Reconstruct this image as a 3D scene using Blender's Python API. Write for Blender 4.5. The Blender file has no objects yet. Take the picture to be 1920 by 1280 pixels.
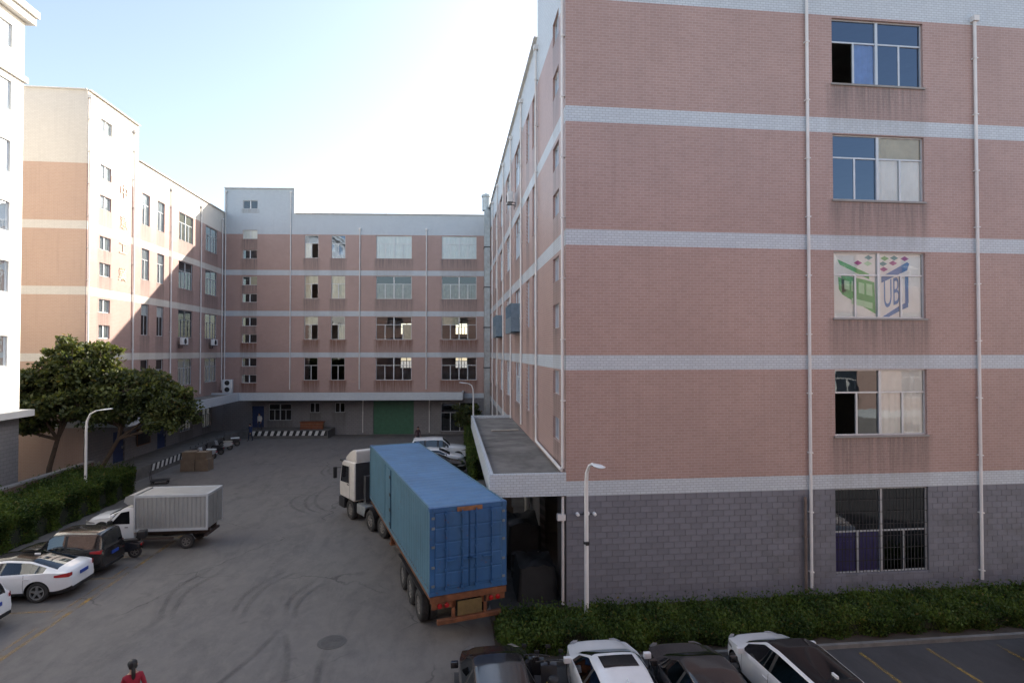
import bpy, bmesh, math, random
import numpy as np
from mathutils import Vector, Matrix

random.seed(7)
rng = np.random.default_rng(7)
S = bpy.context.scene
COL = S.collection
R = math.radians

# ------------------------------------------------------------------ camera, sky, sun, exposure
CAM_YAW, CAM_PITCH, CAM_H = 6.1546, 0.973, 8.7
cam_data = bpy.data.cameras.new("camera")
cam_data.sensor_width = 36.0
cam_data.lens = 36.0 * 1060 / 1920
cam_data.clip_start, cam_data.clip_end = 0.1, 3000
cam = bpy.data.objects.new("camera", cam_data)
COL.objects.link(cam)
cam.location = (0, 0, CAM_H)
cam.rotation_euler = (R(90 + CAM_PITCH), 0, R(-CAM_YAW))
S.camera = cam

SUN_AZ, SUN_EL = 49.5, 26.5           # azimuth measured from +Y towards +X
world = bpy.data.worlds.new("World")
S.world = world
world.use_nodes = True
wn = world.node_tree
bg = wn.nodes["Background"]
sky = wn.nodes.new("ShaderNodeTexSky")
sky.sky_type = 'NISHITA'
sky.sun_disc = False
sky.sun_elevation = R(SUN_EL)
sky.sun_rotation = R(SUN_AZ)
sky.altitude = 30
sky.air_density = 1.08
sky.dust_density = 1.8
sky.ozone_density = 0.9
hs = wn.nodes.new('ShaderNodeHueSaturation')
hs.inputs['Saturation'].default_value = 0.82
wn.links.new(sky.outputs[0], hs.inputs['Color'])
wn.links.new(hs.outputs[0], bg.inputs[0])
bg.inputs[1].default_value = 0.13

sun_data = bpy.data.lights.new("sun", 'SUN')
sun_data.energy = 5.0
sun_data.angle = R(0.53)
sun_data.color = (1.0, 0.90, 0.76)
sun = bpy.data.objects.new("sun", sun_data)
COL.objects.link(sun)
sdir = Vector((math.sin(R(SUN_AZ)) * math.cos(R(SUN_EL)), math.cos(R(SUN_AZ)) * math.cos(R(SUN_EL)), math.sin(R(SUN_EL))))
sun.rotation_euler = (-sdir).to_track_quat('-Z', 'Y').to_euler()
sun.location = (40, 40, 60)

S.view_settings.view_transform = 'Standard'
S.view_settings.look = 'None'
S.view_settings.gamma = 1.0
S.view_settings.exposure = 1.38
S.view_settings.use_curve_mapping = False

# ------------------------------------------------------------------ helpers
def tag(o, label=None, cat=None, group=None, kind=None):
    if label: o["label"] = label
    if cat: o["category"] = cat
    if group: o["group"] = group
    if kind: o["kind"] = kind
    return o

def root(name, label, cat, loc=(0, 0, 0), rz=0.0, group=None):
    o = bpy.data.objects.new(name, None)
    COL.objects.link(o)
    o.empty_display_size = 0.3
    o.location = loc
    o.rotation_euler = (0, 0, rz)
    return tag(o, label, cat, group)

def obj(name, me, parent=None, W=False):
    """W: the mesh is in world coordinates (for parts of unrotated roots)."""
    o = bpy.data.objects.new(name, me)
    COL.objects.link(o)
    if parent is not None:
        o.parent = parent
        if W and parent.parent is None:
            o.matrix_parent_inverse = Matrix.LocRotScale(parent.location, parent.rotation_euler, None).inverted()
    return o

class MB:
    def __init__(s):
        s.v, s.f, s.m, s.uv, s.col = [], [], [], [], []
    def poly(s, pts, m=0, uv=None, col=None):
        b = len(s.v)
        s.v += [tuple(p) for p in pts]
        s.f.append(tuple(range(b, b + len(pts))))
        s.m.append(m); s.uv.append(uv); s.col.append(col)
    def add(s, verts, faces, m=0):
        b = len(s.v)
        s.v += [tuple(p) for p in verts]
        for f in faces:
            s.f.append(tuple(b + i for i in f)); s.m.append(m); s.uv.append(None); s.col.append(None)
    def hexa(s, p, m=0):
        s.add(p, [(0, 3, 2, 1), (4, 5, 6, 7), (0, 1, 5, 4), (1, 2, 6, 5), (2, 3, 7, 6), (3, 0, 4, 7)], m)
    def box(s, x0, x1, y0, y1, z0, z1, m=0):
        s.hexa([(x0, y0, z0), (x1, y0, z0), (x1, y1, z0), (x0, y1, z0), (x0, y0, z1), (x1, y0, z1), (x1, y1, z1), (x0, y1, z1)], m)
    def cbox(s, x0, x1, y0, y1, z0, z1, c=0.03, m=0):
        """box with chamfered edges"""
        bm = bmesh.new()
        bmesh.ops.create_cube(bm, size=1.0)
        bmesh.ops.scale(bm, vec=(x1 - x0, y1 - y0, z1 - z0), verts=bm.verts)
        bmesh.ops.translate(bm, vec=((x0 + x1) / 2, (y0 + y1) / 2, (z0 + z1) / 2), verts=bm.verts)
        bmesh.ops.bevel(bm, geom=bm.edges[:], offset=c, segments=2, profile=0.6, affect='EDGES')
        bm.verts.index_update()
        s.add([v.co[:] for v in bm.verts], [[v.index for v in f.verts] for f in bm.faces], m)
        bm.free()
    def tube(s, pts, r, n=8, m=0, cap=True):
        pts = [Vector(p) for p in pts]
        rr = r if isinstance(r, (list, tuple)) else [r] * len(pts)
        b = len(s.v); prev = None
        for i, p in enumerate(pts):
            t = (pts[min(i + 1, len(pts) - 1)] - pts[max(i - 1, 0)]).normalized()
            if prev is None:
                a = t.orthogonal().normalized()
            else:
                a = (prev - t * prev.dot(t)).normalized()
            prev = a
            c = t.cross(a)
            for k in range(n):
                th = 2 * math.pi * k / n
                s.v.append(tuple(p + (a * math.cos(th) + c * math.sin(th)) * rr[i]))
        for i in range(len(pts) - 1):
            for k in range(n):
                k2 = (k + 1) % n
                s.f.append((b + i * n + k, b + i * n + k2, b + (i + 1) * n + k2, b + (i + 1) * n + k)); s.m.append(m); s.uv.append(None); s.col.append(None)
        if cap:
            s.f.append(tuple(b + k for k in reversed(range(n)))); s.m.append(m); s.uv.append(None); s.col.append(None)
            e = b + (len(pts) - 1) * n
            s.f.append(tuple(e + k for k in range(n))); s.m.append(m); s.uv.append(None); s.col.append(None)
    def lathe(s, prof, c, axis='y', n=24, m=0):
        """prof: list of (radius, height along the axis)"""
        b = len(s.v); c = Vector(c)
        for (r, h) in prof:
            for k in range(n):
                th = 2 * math.pi * k / n
                a, d = r * math.cos(th), r * math.sin(th)
                p = {'y': (a, h, d), 'z': (a, d, h), 'x': (h, a, d)}[axis]
                s.v.append(tuple(c + Vector(p)))
        for i in range(len(prof) - 1):
            for k in range(n):
                k2 = (k + 1) % n
                s.f.append((b + i * n + k, b + i * n + k2, b + (i + 1) * n + k2, b + (i + 1) * n + k)); s.m.append(m); s.uv.append(None); s.col.append(None)
    def prism(s, prof, y0, y1, m=0):
        """extrude an (x, z) outline along y"""
        n = len(prof)
        v = [(x, y0, z) for x, z in prof] + [(x, y1, z) for x, z in prof]
        f = [tuple(reversed(range(n))), tuple(range(n, 2 * n))] + [(i, (i + 1) % n, n + (i + 1) % n, n + i) for i in range(n)]
        s.add(v, f, m)
    def mesh(s, name, mats, smooth=None):
        me = bpy.data.meshes.new(name)
        me.from_pydata(s.v, [], s.f)
        for mt in (mats if isinstance(mats, (list, tuple)) else [mats]):
            me.materials.append(mt)
        me.polygons.foreach_set("material_index", s.m)
        if any(u is not None for u in s.uv):
            uvl = me.uv_layers.new(name="UVMap")
            flat = []
            for f, u in zip(s.f, s.uv):
                for i in range(len(f)):
                    flat += list(u[i]) if u else [0, 0]
            uvl.data.foreach_set("uv", flat)
        if any(c is not None for c in s.col):
            ca = me.color_attributes.new("stain", 'FLOAT_COLOR', 'CORNER')
            flat = []
            for f, c in zip(s.f, s.col):
                for i in range(len(f)):
                    flat += (list(c[i]) + [1.0]) if c else [0, 0, 0, 1]
            ca.data.foreach_set("color", flat)
        if smooth is not None:
            me.polygons.foreach_set("use_smooth", [True] * len(me.polygons))
            me.set_sharp_from_angle(angle=R(smooth))
        me.update()
        return me
    def build(s, name, mats, parent=None, smooth=None, W=False):
        return obj(name, s.mesh(name, mats, smooth), parent, W)

def fix_normals(me):
    bm = bmesh.new(); bm.from_mesh(me)
    bmesh.ops.recalc_face_normals(bm, faces=bm.faces[:])
    bm.to_mesh(me); bm.free()

def copy_tree(o, parent=None):
    c = o.copy(); COL.objects.link(c); c.parent = parent
    for ch in list(o.children):
        copy_tree(ch, c)
    return c

# ------------------------------------------------------------------ materials
def new_mat(name):
    m = bpy.data.materials.new(name)
    m.use_nodes = True
    nt = m.node_tree
    b = nt.nodes["Principled BSDF"]
    return m, nt, b

def N(nt, typ, **kw):
    n = nt.nodes.new(typ)
    for k, v in kw.items():
        if hasattr(n, k): setattr(n, k, v)
        else: n.inputs[k].default_value = v
    return n

def mixc(nt, fac, a, b, blend='MIX'):
    n = nt.nodes.new("ShaderNodeMix"); n.data_type = 'RGBA'; n.blend_type = blend
    for sock, val in ((n.inputs[0], fac), (n.inputs[6], a), (n.inputs[7], b)):
        if isinstance(val, (int, float)): sock.default_value = val
        elif isinstance(val, (tuple, list)): sock.default_value = (*val[:3], 1)
        else: nt.links.new(val, sock)
    return n.outputs[2]

def mth(nt, op, a, b=None, clamp=False):
    n = nt.nodes.new("ShaderNodeMath"); n.operation = op; n.use_clamp = clamp
    for i, val in enumerate((a, b)):
        if val is None: continue
        if isinstance(val, (int, float)): n.inputs[i].default_value = val
        else: nt.links.new(val, n.inputs[i])
    return n.outputs[0]

def ramp(nt, val, lo, hi):
    n = nt.nodes.new("ShaderNodeMapRange"); n.clamp = True
    nt.links.new(val, n.inputs[0]); n.inputs[1].default_value = lo; n.inputs[2].default_value = hi
    return n.outputs[0]

def noise(nt, co, scale, detail=4, rough=0.55, dist=0.0):
    n = N(nt, "ShaderNodeTexNoise")
    n.inputs["Scale"].default_value = scale; n.inputs["Detail"].default_value = detail
    n.inputs["Roughness"].default_value = rough; n.inputs["Distortion"].default_value = dist
    nt.links.new(co, n.inputs["Vector"])
    return n.outputs[0]

def mapping(nt, co, scale, loc=(0, 0, 0)):
    n = N(nt, "ShaderNodeMapping"); n.inputs["Scale"].default_value = scale; n.inputs["Location"].default_value = loc
    nt.links.new(co, n.inputs[0])
    return n.outputs[0]

def bump_to(nt, b, h, strength, dist=0.01):
    n = N(nt, "ShaderNodeBump"); n.inputs["Strength"].default_value = strength; n.inputs["Distance"].default_value = dist
    nt.links.new(h, n.inputs["Height"]); nt.links.new(n.outputs[0], b.inputs["Normal"])

def pm(name, col, rough=0.6, metal=0.0, var=0.15, scale=3.0, bump=0.0, bscale=40.0, coat=0.0, dirt=None, dirt_amt=0.4, spec=0.5):
    """plain material with uneven colour, optional dirt patches and fine relief"""
    m, nt, b = new_mat(name)
    co = N(nt, "ShaderNodeTexCoord").outputs["Object"]
    f = noise(nt, co, scale, 5, 0.6)
    c = mixc(nt, ramp(nt, f, 0.3, 0.7), [x * (1 - var) for x in col], [min(1, x * (1 + var)) for x in col])
    if dirt:
        f2 = noise(nt, co, scale * 0.6, 6, 0.7, 0.6)
        c = mixc(nt, mth(nt, 'MULTIPLY', ramp(nt, f2, 0.48, 0.75), dirt_amt), c, dirt)
    nt.links.new(c, b.inputs["Base Color"])
    b.inputs["Roughness"].default_value = rough
    b.inputs["Metallic"].default_value = metal
    b.inputs["Specular IOR Level"].default_value = spec
    if coat:
        b.inputs["Coat Weight"].default_value = coat; b.inputs["Coat Roughness"].default_value = 0.06
    if bump:
        bump_to(nt, b, noise(nt, co, bscale, 4), bump)
    return m

def tile_mat(name, c1, c2, mortar, bw, bh, ms, bump=0.4, dirt=(0.10, 0.085, 0.08), patch=0.30, rough=0.45, dirt_gain=0.72):
    """small wall tiles laid in courses (UV in metres), with water stains read from the stain attribute"""
    m, nt, b = new_mat(name)
    uv = N(nt, "ShaderNodeUVMap").outputs[0]
    br = N(nt, "ShaderNodeTexBrick")
    br.offset = 0.5
    nt.links.new(uv, br.inputs["Vector"])
    br.inputs["Color1"].default_value = (*c1, 1); br.inputs["Color2"].default_value = (*c2, 1); br.inputs["Mortar"].default_value = (*mortar, 1)
    br.inputs["Scale"].default_value = 1.0; br.inputs["Mortar Size"].default_value = ms
    br.inputs["Mortar Smooth"].default_value = 0.2; br.inputs["Bias"].default_value = 0.0
    br.inputs["Brick Width"].default_value = bw; br.inputs["Row Height"].default_value = bh
    c = br.outputs["Color"]
    big = noise(nt, uv, 0.35, 5, 0.6, 0.3)
    c = mixc(nt, mth(nt, 'MULTIPLY', ramp(nt, big, 0.35, 0.8), patch), c, [x * 0.55 for x in c1])
    st = noise(nt, mapping(nt, uv, (5.0, 0.22, 1)), 1.0, 5, 0.65)
    c = mixc(nt, mth(nt, 'MULTIPLY', ramp(nt, st, 0.52, 0.8), 0.28), c, [x * 0.6 for x in c1])
    at = N(nt, "ShaderNodeAttribute"); at.attribute_name = "stain"
    sep = N(nt, "ShaderNodeSeparateColor"); nt.links.new(at.outputs["Color"], sep.inputs[0])
    st2 = noise(nt, mapping(nt, uv, (7.0, 0.35, 1), (3, 1, 0)), 1.0, 5, 0.7)
    amt = mth(nt, 'MULTIPLY', mth(nt, 'MULTIPLY', sep.outputs[0], mth(nt, 'ADD', ramp(nt, st2, 0.32, 0.68), 0.22)), dirt_gain, True)
    c = mixc(nt, amt, c, dirt)
    amt2 = mth(nt, 'MULTIPLY', mth(nt, 'MULTIPLY', sep.outputs[1], ramp(nt, st2, 0.25, 0.6)), 0.85, True)
    c = mixc(nt, amt2, c, (0.16, 0.045, 0.014))
    nt.links.new(c, b.inputs["Base Color"])
    b.inputs["Roughness"].default_value = rough
    if bump:
        bump_to(nt, b, mth(nt, 'SUBTRACT', 1.0, br.outputs["Fac"]), bump, 0.004)
    return m

def glass_mat(name, tint=(0.3, 0.36, 0.38), refl=0.12, rough=0.02, gloss=(0.85, 0.92, 1.0)):
    m = bpy.data.materials.new(name); m.use_nodes = True
    nt = m.node_tree; nt.nodes.clear()
    out = N(nt, "ShaderNodeOutputMaterial")
    tr = N(nt, "ShaderNodeBsdfTransparent"); tr.inputs[0].default_value = (*tint, 1)
    gl = N(nt, "ShaderNodeBsdfGlossy"); gl.inputs[0].default_value = (*gloss, 1); gl.inputs["Roughness"].default_value = rough
    co = N(nt, "ShaderNodeTexCoord").outputs["Object"]
    bp = N(nt, "ShaderNodeBump"); bp.inputs["Strength"].default_value = 0.06; bp.inputs["Distance"].default_value = 0.05
    nt.links.new(noise(nt, co, 1.3, 2), bp.inputs["Height"]); nt.links.new(bp.outputs[0], gl.inputs["Normal"])
    fr = N(nt, "ShaderNodeFresnel"); fr.inputs[0].default_value = 1.5
    fac = mth(nt, 'ADD', mth(nt, 'MULTIPLY', fr.outputs[0], 0.9), refl, True)
    mx = N(nt, "ShaderNodeMixShader")
    nt.links.new(fac, mx.inputs[0]); nt.links.new(tr.outputs[0], mx.inputs[1]); nt.links.new(gl.outputs[0], mx.inputs[2])
    nt.links.new(mx.outputs[0], out.inputs[0])
    return m

def paint_mat(name, col, rough=0.28, dust=0.12):
    m, nt, b = new_mat(name)
    co = N(nt, "ShaderNodeTexCoord").outputs["Object"]
    d = mth(nt, 'MULTIPLY', ramp(nt, noise(nt, co, 2.2, 6, 0.7), 0.4, 0.75), dust)
    nt.links.new(mixc(nt, d, col, (0.20, 0.18, 0.16)), b.inputs["Base Color"])
    b.inputs["Roughness"].default_value = rough
    b.inputs["Coat Weight"].default_value = 0.7; b.inputs["Coat Roughness"].default_value = 0.08
    return m

def leaf_mat(name, dark, light, trans=0.25, spec=0.25):
    m = bpy.data.materials.new(name); m.use_nodes = True
    nt = m.node_tree; b = nt.nodes["Principled BSDF"]
    at = N(nt, "ShaderNodeAttribute"); at.attribute_name = "leafcol"
    sep = N(nt, "ShaderNodeSeparateColor"); nt.links.new(at.outputs["Color"], sep.inputs[0])
    c = mixc(nt, sep.outputs[0], dark, light)
    c = mixc(nt, mth(nt, 'MULTIPLY', ramp(nt, sep.outputs[1], 0.93, 1.0), 0.8), c, (0.16, 0.12, 0.035))
    nt.links.new(c, b.inputs["Base Color"]); b.inputs["Roughness"].default_value = 0.6; b.inputs["Specular IOR Level"].default_value = spec
    tl = N(nt, "ShaderNodeBsdfTranslucent"); nt.links.new(mixc(nt, 1.0, c, (1.9, 1.7, 0.9), "MULTIPLY"), tl.inputs[0])
    mx = N(nt, "ShaderNodeMixShader"); mx.inputs[0].default_value = trans
    out = nt.nodes["Material Output"]
    nt.links.new(b.outputs[0], mx.inputs[1]); nt.links.new(tl.outputs[0], mx.inputs[2]); nt.links.new(mx.outputs[0], out.inputs[0])
    return m

M = {}
M['pink'] = tile_mat('pink_tile', (0.41, 0.272, 0.242), (0.365, 0.240, 0.212), (0.47, 0.365, 0.335), 0.24, 0.095, 0.009)
M['orange'] = tile_mat('salmon_tile', (0.50, 0.342, 0.262), (0.475, 0.322, 0.246), (0.52, 0.40, 0.335), 0.24, 0.095, 0.008, patch=0.15)
M['white_tile'] = tile_mat('white_tile', (0.565, 0.62, 0.665), (0.51, 0.56, 0.61), (0.34, 0.37, 0.40), 0.20, 0.088, 0.008, dirt=(0.22, 0.21, 0.2), patch=0.16)
M['cream_tile'] = tile_mat('cream_tile', (0.66, 0.625, 0.575), (0.62, 0.585, 0.535), (0.50, 0.47, 0.43), 0.20, 0.088, 0.006, dirt=(0.25, 0.23, 0.2), patch=0.14)
M['grey_wall'] = tile_mat('grey_wall_tile', (0.235, 0.228, 0.235), (0.205, 0.20, 0.208), (0.13, 0.13, 0.135), 0.40, 0.20, 0.012, dirt=(0.08, 0.075, 0.07))
M['grey_tile'] = pm('grey_block_tile', (0.185, 0.190, 0.222), 0.55, var=0.10, scale=1.7, bump=0.15, bscale=60, dirt=(0.12, 0.115, 0.115), dirt_amt=0.5)
M['grey_tile2'] = pm('grey_block_tile_dark', (0.168, 0.172, 0.202), 0.55, var=0.10, scale=1.7, bump=0.15, bscale=60, dirt=(0.10, 0.10, 0.10), dirt_amt=0.5)
M['mortar'] = pm('dark_mortar', (0.125, 0.125, 0.135), 0.9)
M['white_paint'] = pm('white_plaster', (0.74, 0.73, 0.70), 0.7, var=0.05, scale=0.6, dirt=(0.55, 0.53, 0.5), dirt_amt=0.35)
M['concrete'] = pm('roof_concrete', (0.19, 0.18, 0.165), 0.9, var=0.3, scale=0.9, bump=0.3, bscale=20, dirt=(0.04, 0.037, 0.034), dirt_amt=0.8)
M['slab'] = pm('pale_concrete', (0.30, 0.29, 0.28), 0.85, var=0.12, scale=1.0, bump=0.1, dirt=(0.16, 0.15, 0.14))
M['interior'] = pm('interior_plaster', (0.30, 0.29, 0.27), 0.9, var=0.1)
M['alu'] = pm('window_aluminium', (0.52, 0.55, 0.58), 0.4, metal=0.35, var=0.08)
M['alu_white'] = pm('white_window_frame', (0.72, 0.74, 0.75), 0.4, var=0.06)
M['pipe'] = pm('white_pvc_pipe', (0.72, 0.71, 0.70), 0.4, var=0.08, scale=1.0, dirt=(0.45, 0.42, 0.4), dirt_amt=0.4)
M['manhole'] = pm('worn_manhole_iron', (0.09, 0.087, 0.085), 0.8, var=0.2)
M['iron'] = pm('dark_iron', (0.06, 0.06, 0.065), 0.6, metal=0.4)
M['steel'] = pm('galvanised_steel', (0.42, 0.45, 0.46), 0.45, metal=0.7, var=0.15, dirt=(0.25, 0.2, 0.16))
M['rust'] = pm('rusty_steel', (0.22, 0.10, 0.05), 0.85, var=0.4, scale=6, bump=0.2)
M['glass'] = glass_mat('blue_window_glass', (0.22, 0.27, 0.32), 0.14, 0.02, (0.58, 0.74, 1.0))
M['glass_clear'] = glass_mat('clear_window_glass', (0.93, 0.95, 0.95), 0.03)
M['glass_dark'] = glass_mat('dark_window_glass', (0.14, 0.16, 0.17), 0.06)
M['glass_car'] = glass_mat('car_glass', (0.10, 0.12, 0.12), 0.05, 0.01)
M['curtain'] = pm('pale_curtain_and_reflection', (0.80, 0.82, 0.80), 0.9, var=0.06, scale=2)
M['curtain_grey'] = pm('grey_curtain', (0.36, 0.37, 0.36), 0.9, var=0.15, scale=3)
M['old_pipe'] = pm('old_brown_pipe', (0.15, 0.115, 0.10), 0.8, var=0.3, scale=4)
M['dock'] = pm('worn_dock_concrete', (0.13, 0.125, 0.12), 0.9, var=0.25, scale=1.2, bump=0.2, dirt=(0.06, 0.055, 0.05), dirt_amt=0.7)
M['curtain_blue'] = pm('blue_curtain', (0.20, 0.33, 0.62), 0.9, var=0.1)
M['curtain_warm'] = pm('cream_curtain', (0.55, 0.52, 0.40), 0.9, var=0.1)
M['purple'] = pm('purple_board', (0.07, 0.065, 0.24), 0.7)
M['black'] = pm('black_plastic', (0.018, 0.018, 0.02), 0.55, var=0.1)
M['rubber'] = pm('tyre_rubber', (0.028, 0.027, 0.027), 0.85, var=0.2, scale=8, dirt=(0.09, 0.085, 0.08), dirt_amt=0.5)
M['rim'] = pm('alloy_rim', (0.55, 0.56, 0.58), 0.3, metal=0.85)
M['rim_grey'] = pm('steel_rim', (0.20, 0.19, 0.18), 0.6, metal=0.4, dirt=(0.12, 0.1, 0.08))
M['red_lamp'] = pm('red_lamp', (0.35, 0.012, 0.015), 0.2, coat=1)
M['lamp_clear'] = pm('clear_lamp', (0.55, 0.56, 0.58), 0.15, metal=0.5, coat=1)
M['chrome'] = pm('chrome', (0.75, 0.75, 0.76), 0.15, metal=1.0)
M['plate_blue'] = pm('blue_number_plate', (0.02, 0.06, 0.32), 0.4)
M['leaf_tree'] = leaf_mat('tree_leaf', (0.020, 0.034, 0.013), (0.12, 0.15, 0.048), 0.40, 0.5)
M['leaf_hedge'] = leaf_mat('hedge_leaf', (0.022, 0.048, 0.012), (0.095, 0.145, 0.03), 0.3)
M['leaf_core'] = pm('hedge_shade_core', (0.014, 0.02, 0.009), 0.9)
M['bark'] = pm('bark', (0.09, 0.065, 0.048), 0.9, var=0.3, scale=5, bump=0.6, bscale=18)
# ------------------------------------------------------------------ ground
def ground_mat(name, base, dark, tan, joint=None):
    m, nt, b = new_mat(name)
    co = N(nt, "ShaderNodeTexCoord").outputs["Object"]
    f1 = noise(nt, co, 0.09, 6, 0.6, 0.4)
    c = mixc(nt, ramp(nt, f1, 0.35, 0.7), base, tan)
    f2 = noise(nt, mapping(nt, co, (0.9, 0.30, 1)), 1.0, 7, 0.68, 0.8)
    c = mixc(nt, mth(nt, 'MULTIPLY', ramp(nt, f2, 0.45, 0.75), 0.7), c, dark)
    f4 = noise(nt, mapping(nt, co, (2.2, 1.4, 1)), 1.0, 8, 0.75, 0.3)
    c = mixc(nt, mth(nt, 'MULTIPLY', ramp(nt, f4, 0.45, 0.7), 0.45), c, [x * 1.3 for x in tan])
    f3 = noise(nt, co, 14, 4, 0.7)
    c = mixc(nt, mth(nt, 'MULTIPLY', ramp(nt, f3, 0.4, 0.8), 0.35), c, [x * 1.35 for x in base])
    v = N(nt, "ShaderNodeTexVoronoi"); v.inputs["Scale"].default_value = 0.55; nt.links.new(co, v.inputs["Vector"])
    sp = mth(nt, 'MULTIPLY', ramp(nt, v.outputs["Distance"], 0.17, 0.05), 0.35)
    c = mixc(nt, sp, c, dark)
    if joint:                                   # fine cracks, a few stained patches and grit
        cr = N(nt, "ShaderNodeTexVoronoi"); cr.feature = 'DISTANCE_TO_EDGE'; cr.inputs["Scale"].default_value = 0.16
        wv = N(nt, "ShaderNodeVectorMath"); wv.operation = 'ADD'
        nz = N(nt, "ShaderNodeTexNoise"); nz.inputs["Scale"].default_value = 0.9; nz.inputs["Detail"].default_value = 5; nt.links.new(co, nz.inputs["Vector"])
        nt.links.new(co, wv.inputs[0]); nt.links.new(nz.outputs["Color"], wv.inputs[1]); nt.links.new(wv.outputs[0], cr.inputs["Vector"])
        gate = ramp(nt, noise(nt, co, 0.25, 2), 0.48, 0.6)
        c = mixc(nt, mth(nt, 'MULTIPLY', mth(nt, 'MULTIPLY', ramp(nt, cr.outputs["Distance"], 0.006, 0.001), gate), 0.65), c, [x * 0.6 for x in dark])
        oil = noise(nt, co, 0.8, 3, 0.5, 0.2)
        c = mixc(nt, mth(nt, 'MULTIPLY', ramp(nt, oil, 0.68, 0.76), 0.45), c, [x * 0.7 for x in dark])
        gr = noise(nt, co, 60, 2, 0.6)
        c = mixc(nt, mth(nt, 'MULTIPLY', ramp(nt, gr, 0.62, 0.72), 0.35), c, [x * 1.9 for x in base])
    nt.links.new(c, b.inputs["Base Color"])
    b.inputs["Roughness"].default_value = 0.82
    b.inputs["Specular IOR Level"].default_value = 0.35
    bump_to(nt, b, noise(nt, co, 45, 4, 0.7), 0.25, 0.01)
    return m

M['yard'] = ground_mat('yard_concrete', (0.128, 0.122, 0.120), (0.068, 0.065, 0.065), (0.160, 0.147, 0.133), True)
M['asphalt'] = ground_mat('parking_asphalt', (0.050, 0.051, 0.056), (0.027, 0.027, 0.030), (0.060, 0.060, 0.062))

def sheet(name, x0, x1, y0, y1, z, mat, parent=None):
    b = MB(); b.poly([(x0, y0, z), (x1, y0, z), (x1, y1, z), (x0, y1, z)])
    o = b.build(name, mat, parent)
    return o

ground = tag(sheet('ground', -400, 400, -300, 500, 0.0, M['yard']), kind='structure')
parking = tag(sheet('parking_asphalt', 0.1, 60, -20, 15.55, 0.005, M['asphalt']), kind='structure')

# kerb along the hedge
kb = MB(); kb.box(1.3, 60, 15.55, 15.68, -0.05, 0.12)
tag(kb.build('kerb', pm('kerb_stone', (0.15, 0.148, 0.145), 0.9, var=0.2, dirt=(0.07, 0.065, 0.06))), kind='structure')
soil = MB(); soil.box(1.31, 60, 15.69, 18.9, -0.05, 0.08)
tag(soil.build('planting_bed', pm('soil', (0.05, 0.038, 0.028), 0.95, var=0.3)), kind='structure')

# worn yellow parking lines
def worn_mat(name, col, lo, hi, soft=None):
    m = bpy.data.materials.new(name); m.use_nodes = True
    nt = m.node_tree; b = nt.nodes["Principled BSDF"]
    co = N(nt, "ShaderNodeTexCoord").outputs["Object"]
    b.inputs["Base Color"].default_value = (*col, 1); b.inputs["Roughness"].default_value = 0.8
    tr = N(nt, "ShaderNodeBsdfTransparent"); mx = N(nt, "ShaderNodeMixShader")
    f = mth(nt, 'ADD', mth(nt, 'MULTIPLY', noise(nt, co, 1.1, 5, 0.7), 0.7), mth(nt, 'MULTIPLY', noise(nt, co, 13, 5, 0.75), 0.35))
    fac = ramp(nt, f, lo, hi)
    if soft:
        at = N(nt, 'ShaderNodeAttribute'); at.attribute_name = 'stain'
        sp = N(nt, 'ShaderNodeSeparateColor'); nt.links.new(at.outputs['Color'], sp.inputs[0])
        fac = mth(nt, 'MULTIPLY', mth(nt, 'MULTIPLY', fac, sp.outputs[0]), soft)
    nt.links.new(fac, mx.inputs[0])
    nt.links.new(tr.outputs[0], mx.inputs[1]); nt.links.new(b.outputs[0], mx.inputs[2])
    nt.links.new(mx.outputs[0], nt.nodes["Material Output"].inputs[0])
    return m
M['yellow_line'] = worn_mat('worn_yellow_paint', (0.32, 0.22, 0.055), 0.42, 0.68)
M['yellow_faint'] = worn_mat('faint_yellow_paint', (0.42, 0.25, 0.06), 0.44, 0.72)
M['tyre_mark'] = worn_mat('tyre_rubber_mark', (0.045, 0.043, 0.045), 0.34, 0.80, 0.40)

for x in (0.3, 2.5, 4.85, 7.0, 9.45, 11.75, 13.87, 16.1, 18.3):
    tag(sheet('parking_line', x - 0.055, x + 0.055, 10.2, 15.3, 0.009, M['yellow_line']), kind='structure')
for (x0, x1, y0, y1) in ((-12.68, -12.54, 14.0, 31.0), (-12.98, -12.90, 15.0, 24.5)):
    tag(sheet('parking_line', x0, x1, y0, y1, 0.004, M['yellow_faint']), kind='structure')
for y in (15.2, 17.75, 20.6, 23.35, 25.75, 28.2, 30.9):
    tag(sheet('parking_line', -18.2, -12.7, y - 0.05, y + 0.05, 0.0045, M['yellow_faint']), kind='structure')

def strip(name, pts, w, mat, z=0.006):
    b = MB(); pts = [Vector((*p, 0)) for p in pts]
    # smooth the polyline
    for _ in range(3):
        q = [pts[0]]
        for a, c in zip(pts, pts[1:]):
            q += [a * 0.75 + c * 0.25, a * 0.25 + c * 0.75]
        pts = q + [pts[-1]]
    rows = []
    for i, p in enumerate(pts):
        t = (pts[min(i + 1, len(pts) - 1)] - pts[max(i - 1, 0)]).normalized()
        n = Vector((-t.y, t.x, 0)); en = min(1.0, min(i, len(pts) - 1 - i) / (0.25 * len(pts)))
        rows.append(([p + n * w / 2, p + n * w * .2, p - n * w * .2, p - n * w / 2], en))
    for (A, ea), (B2, eb) in zip(rows, rows[1:]):
        for k in range(3):
            va, vb = (0, 1) if k == 0 else ((1, 1) if k == 1 else (1, 0))
            b.poly([(*A[k].xy, z), (*A[k + 1].xy, z), (*B2[k + 1].xy, z), (*B2[k].xy, z)], 0, None, [(va * ea, 0, 0), (vb * ea, 0, 0), (vb * eb, 0, 0), (va * eb, 0, 0)])
    return tag(b.build(name, mat), kind='structure')

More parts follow.
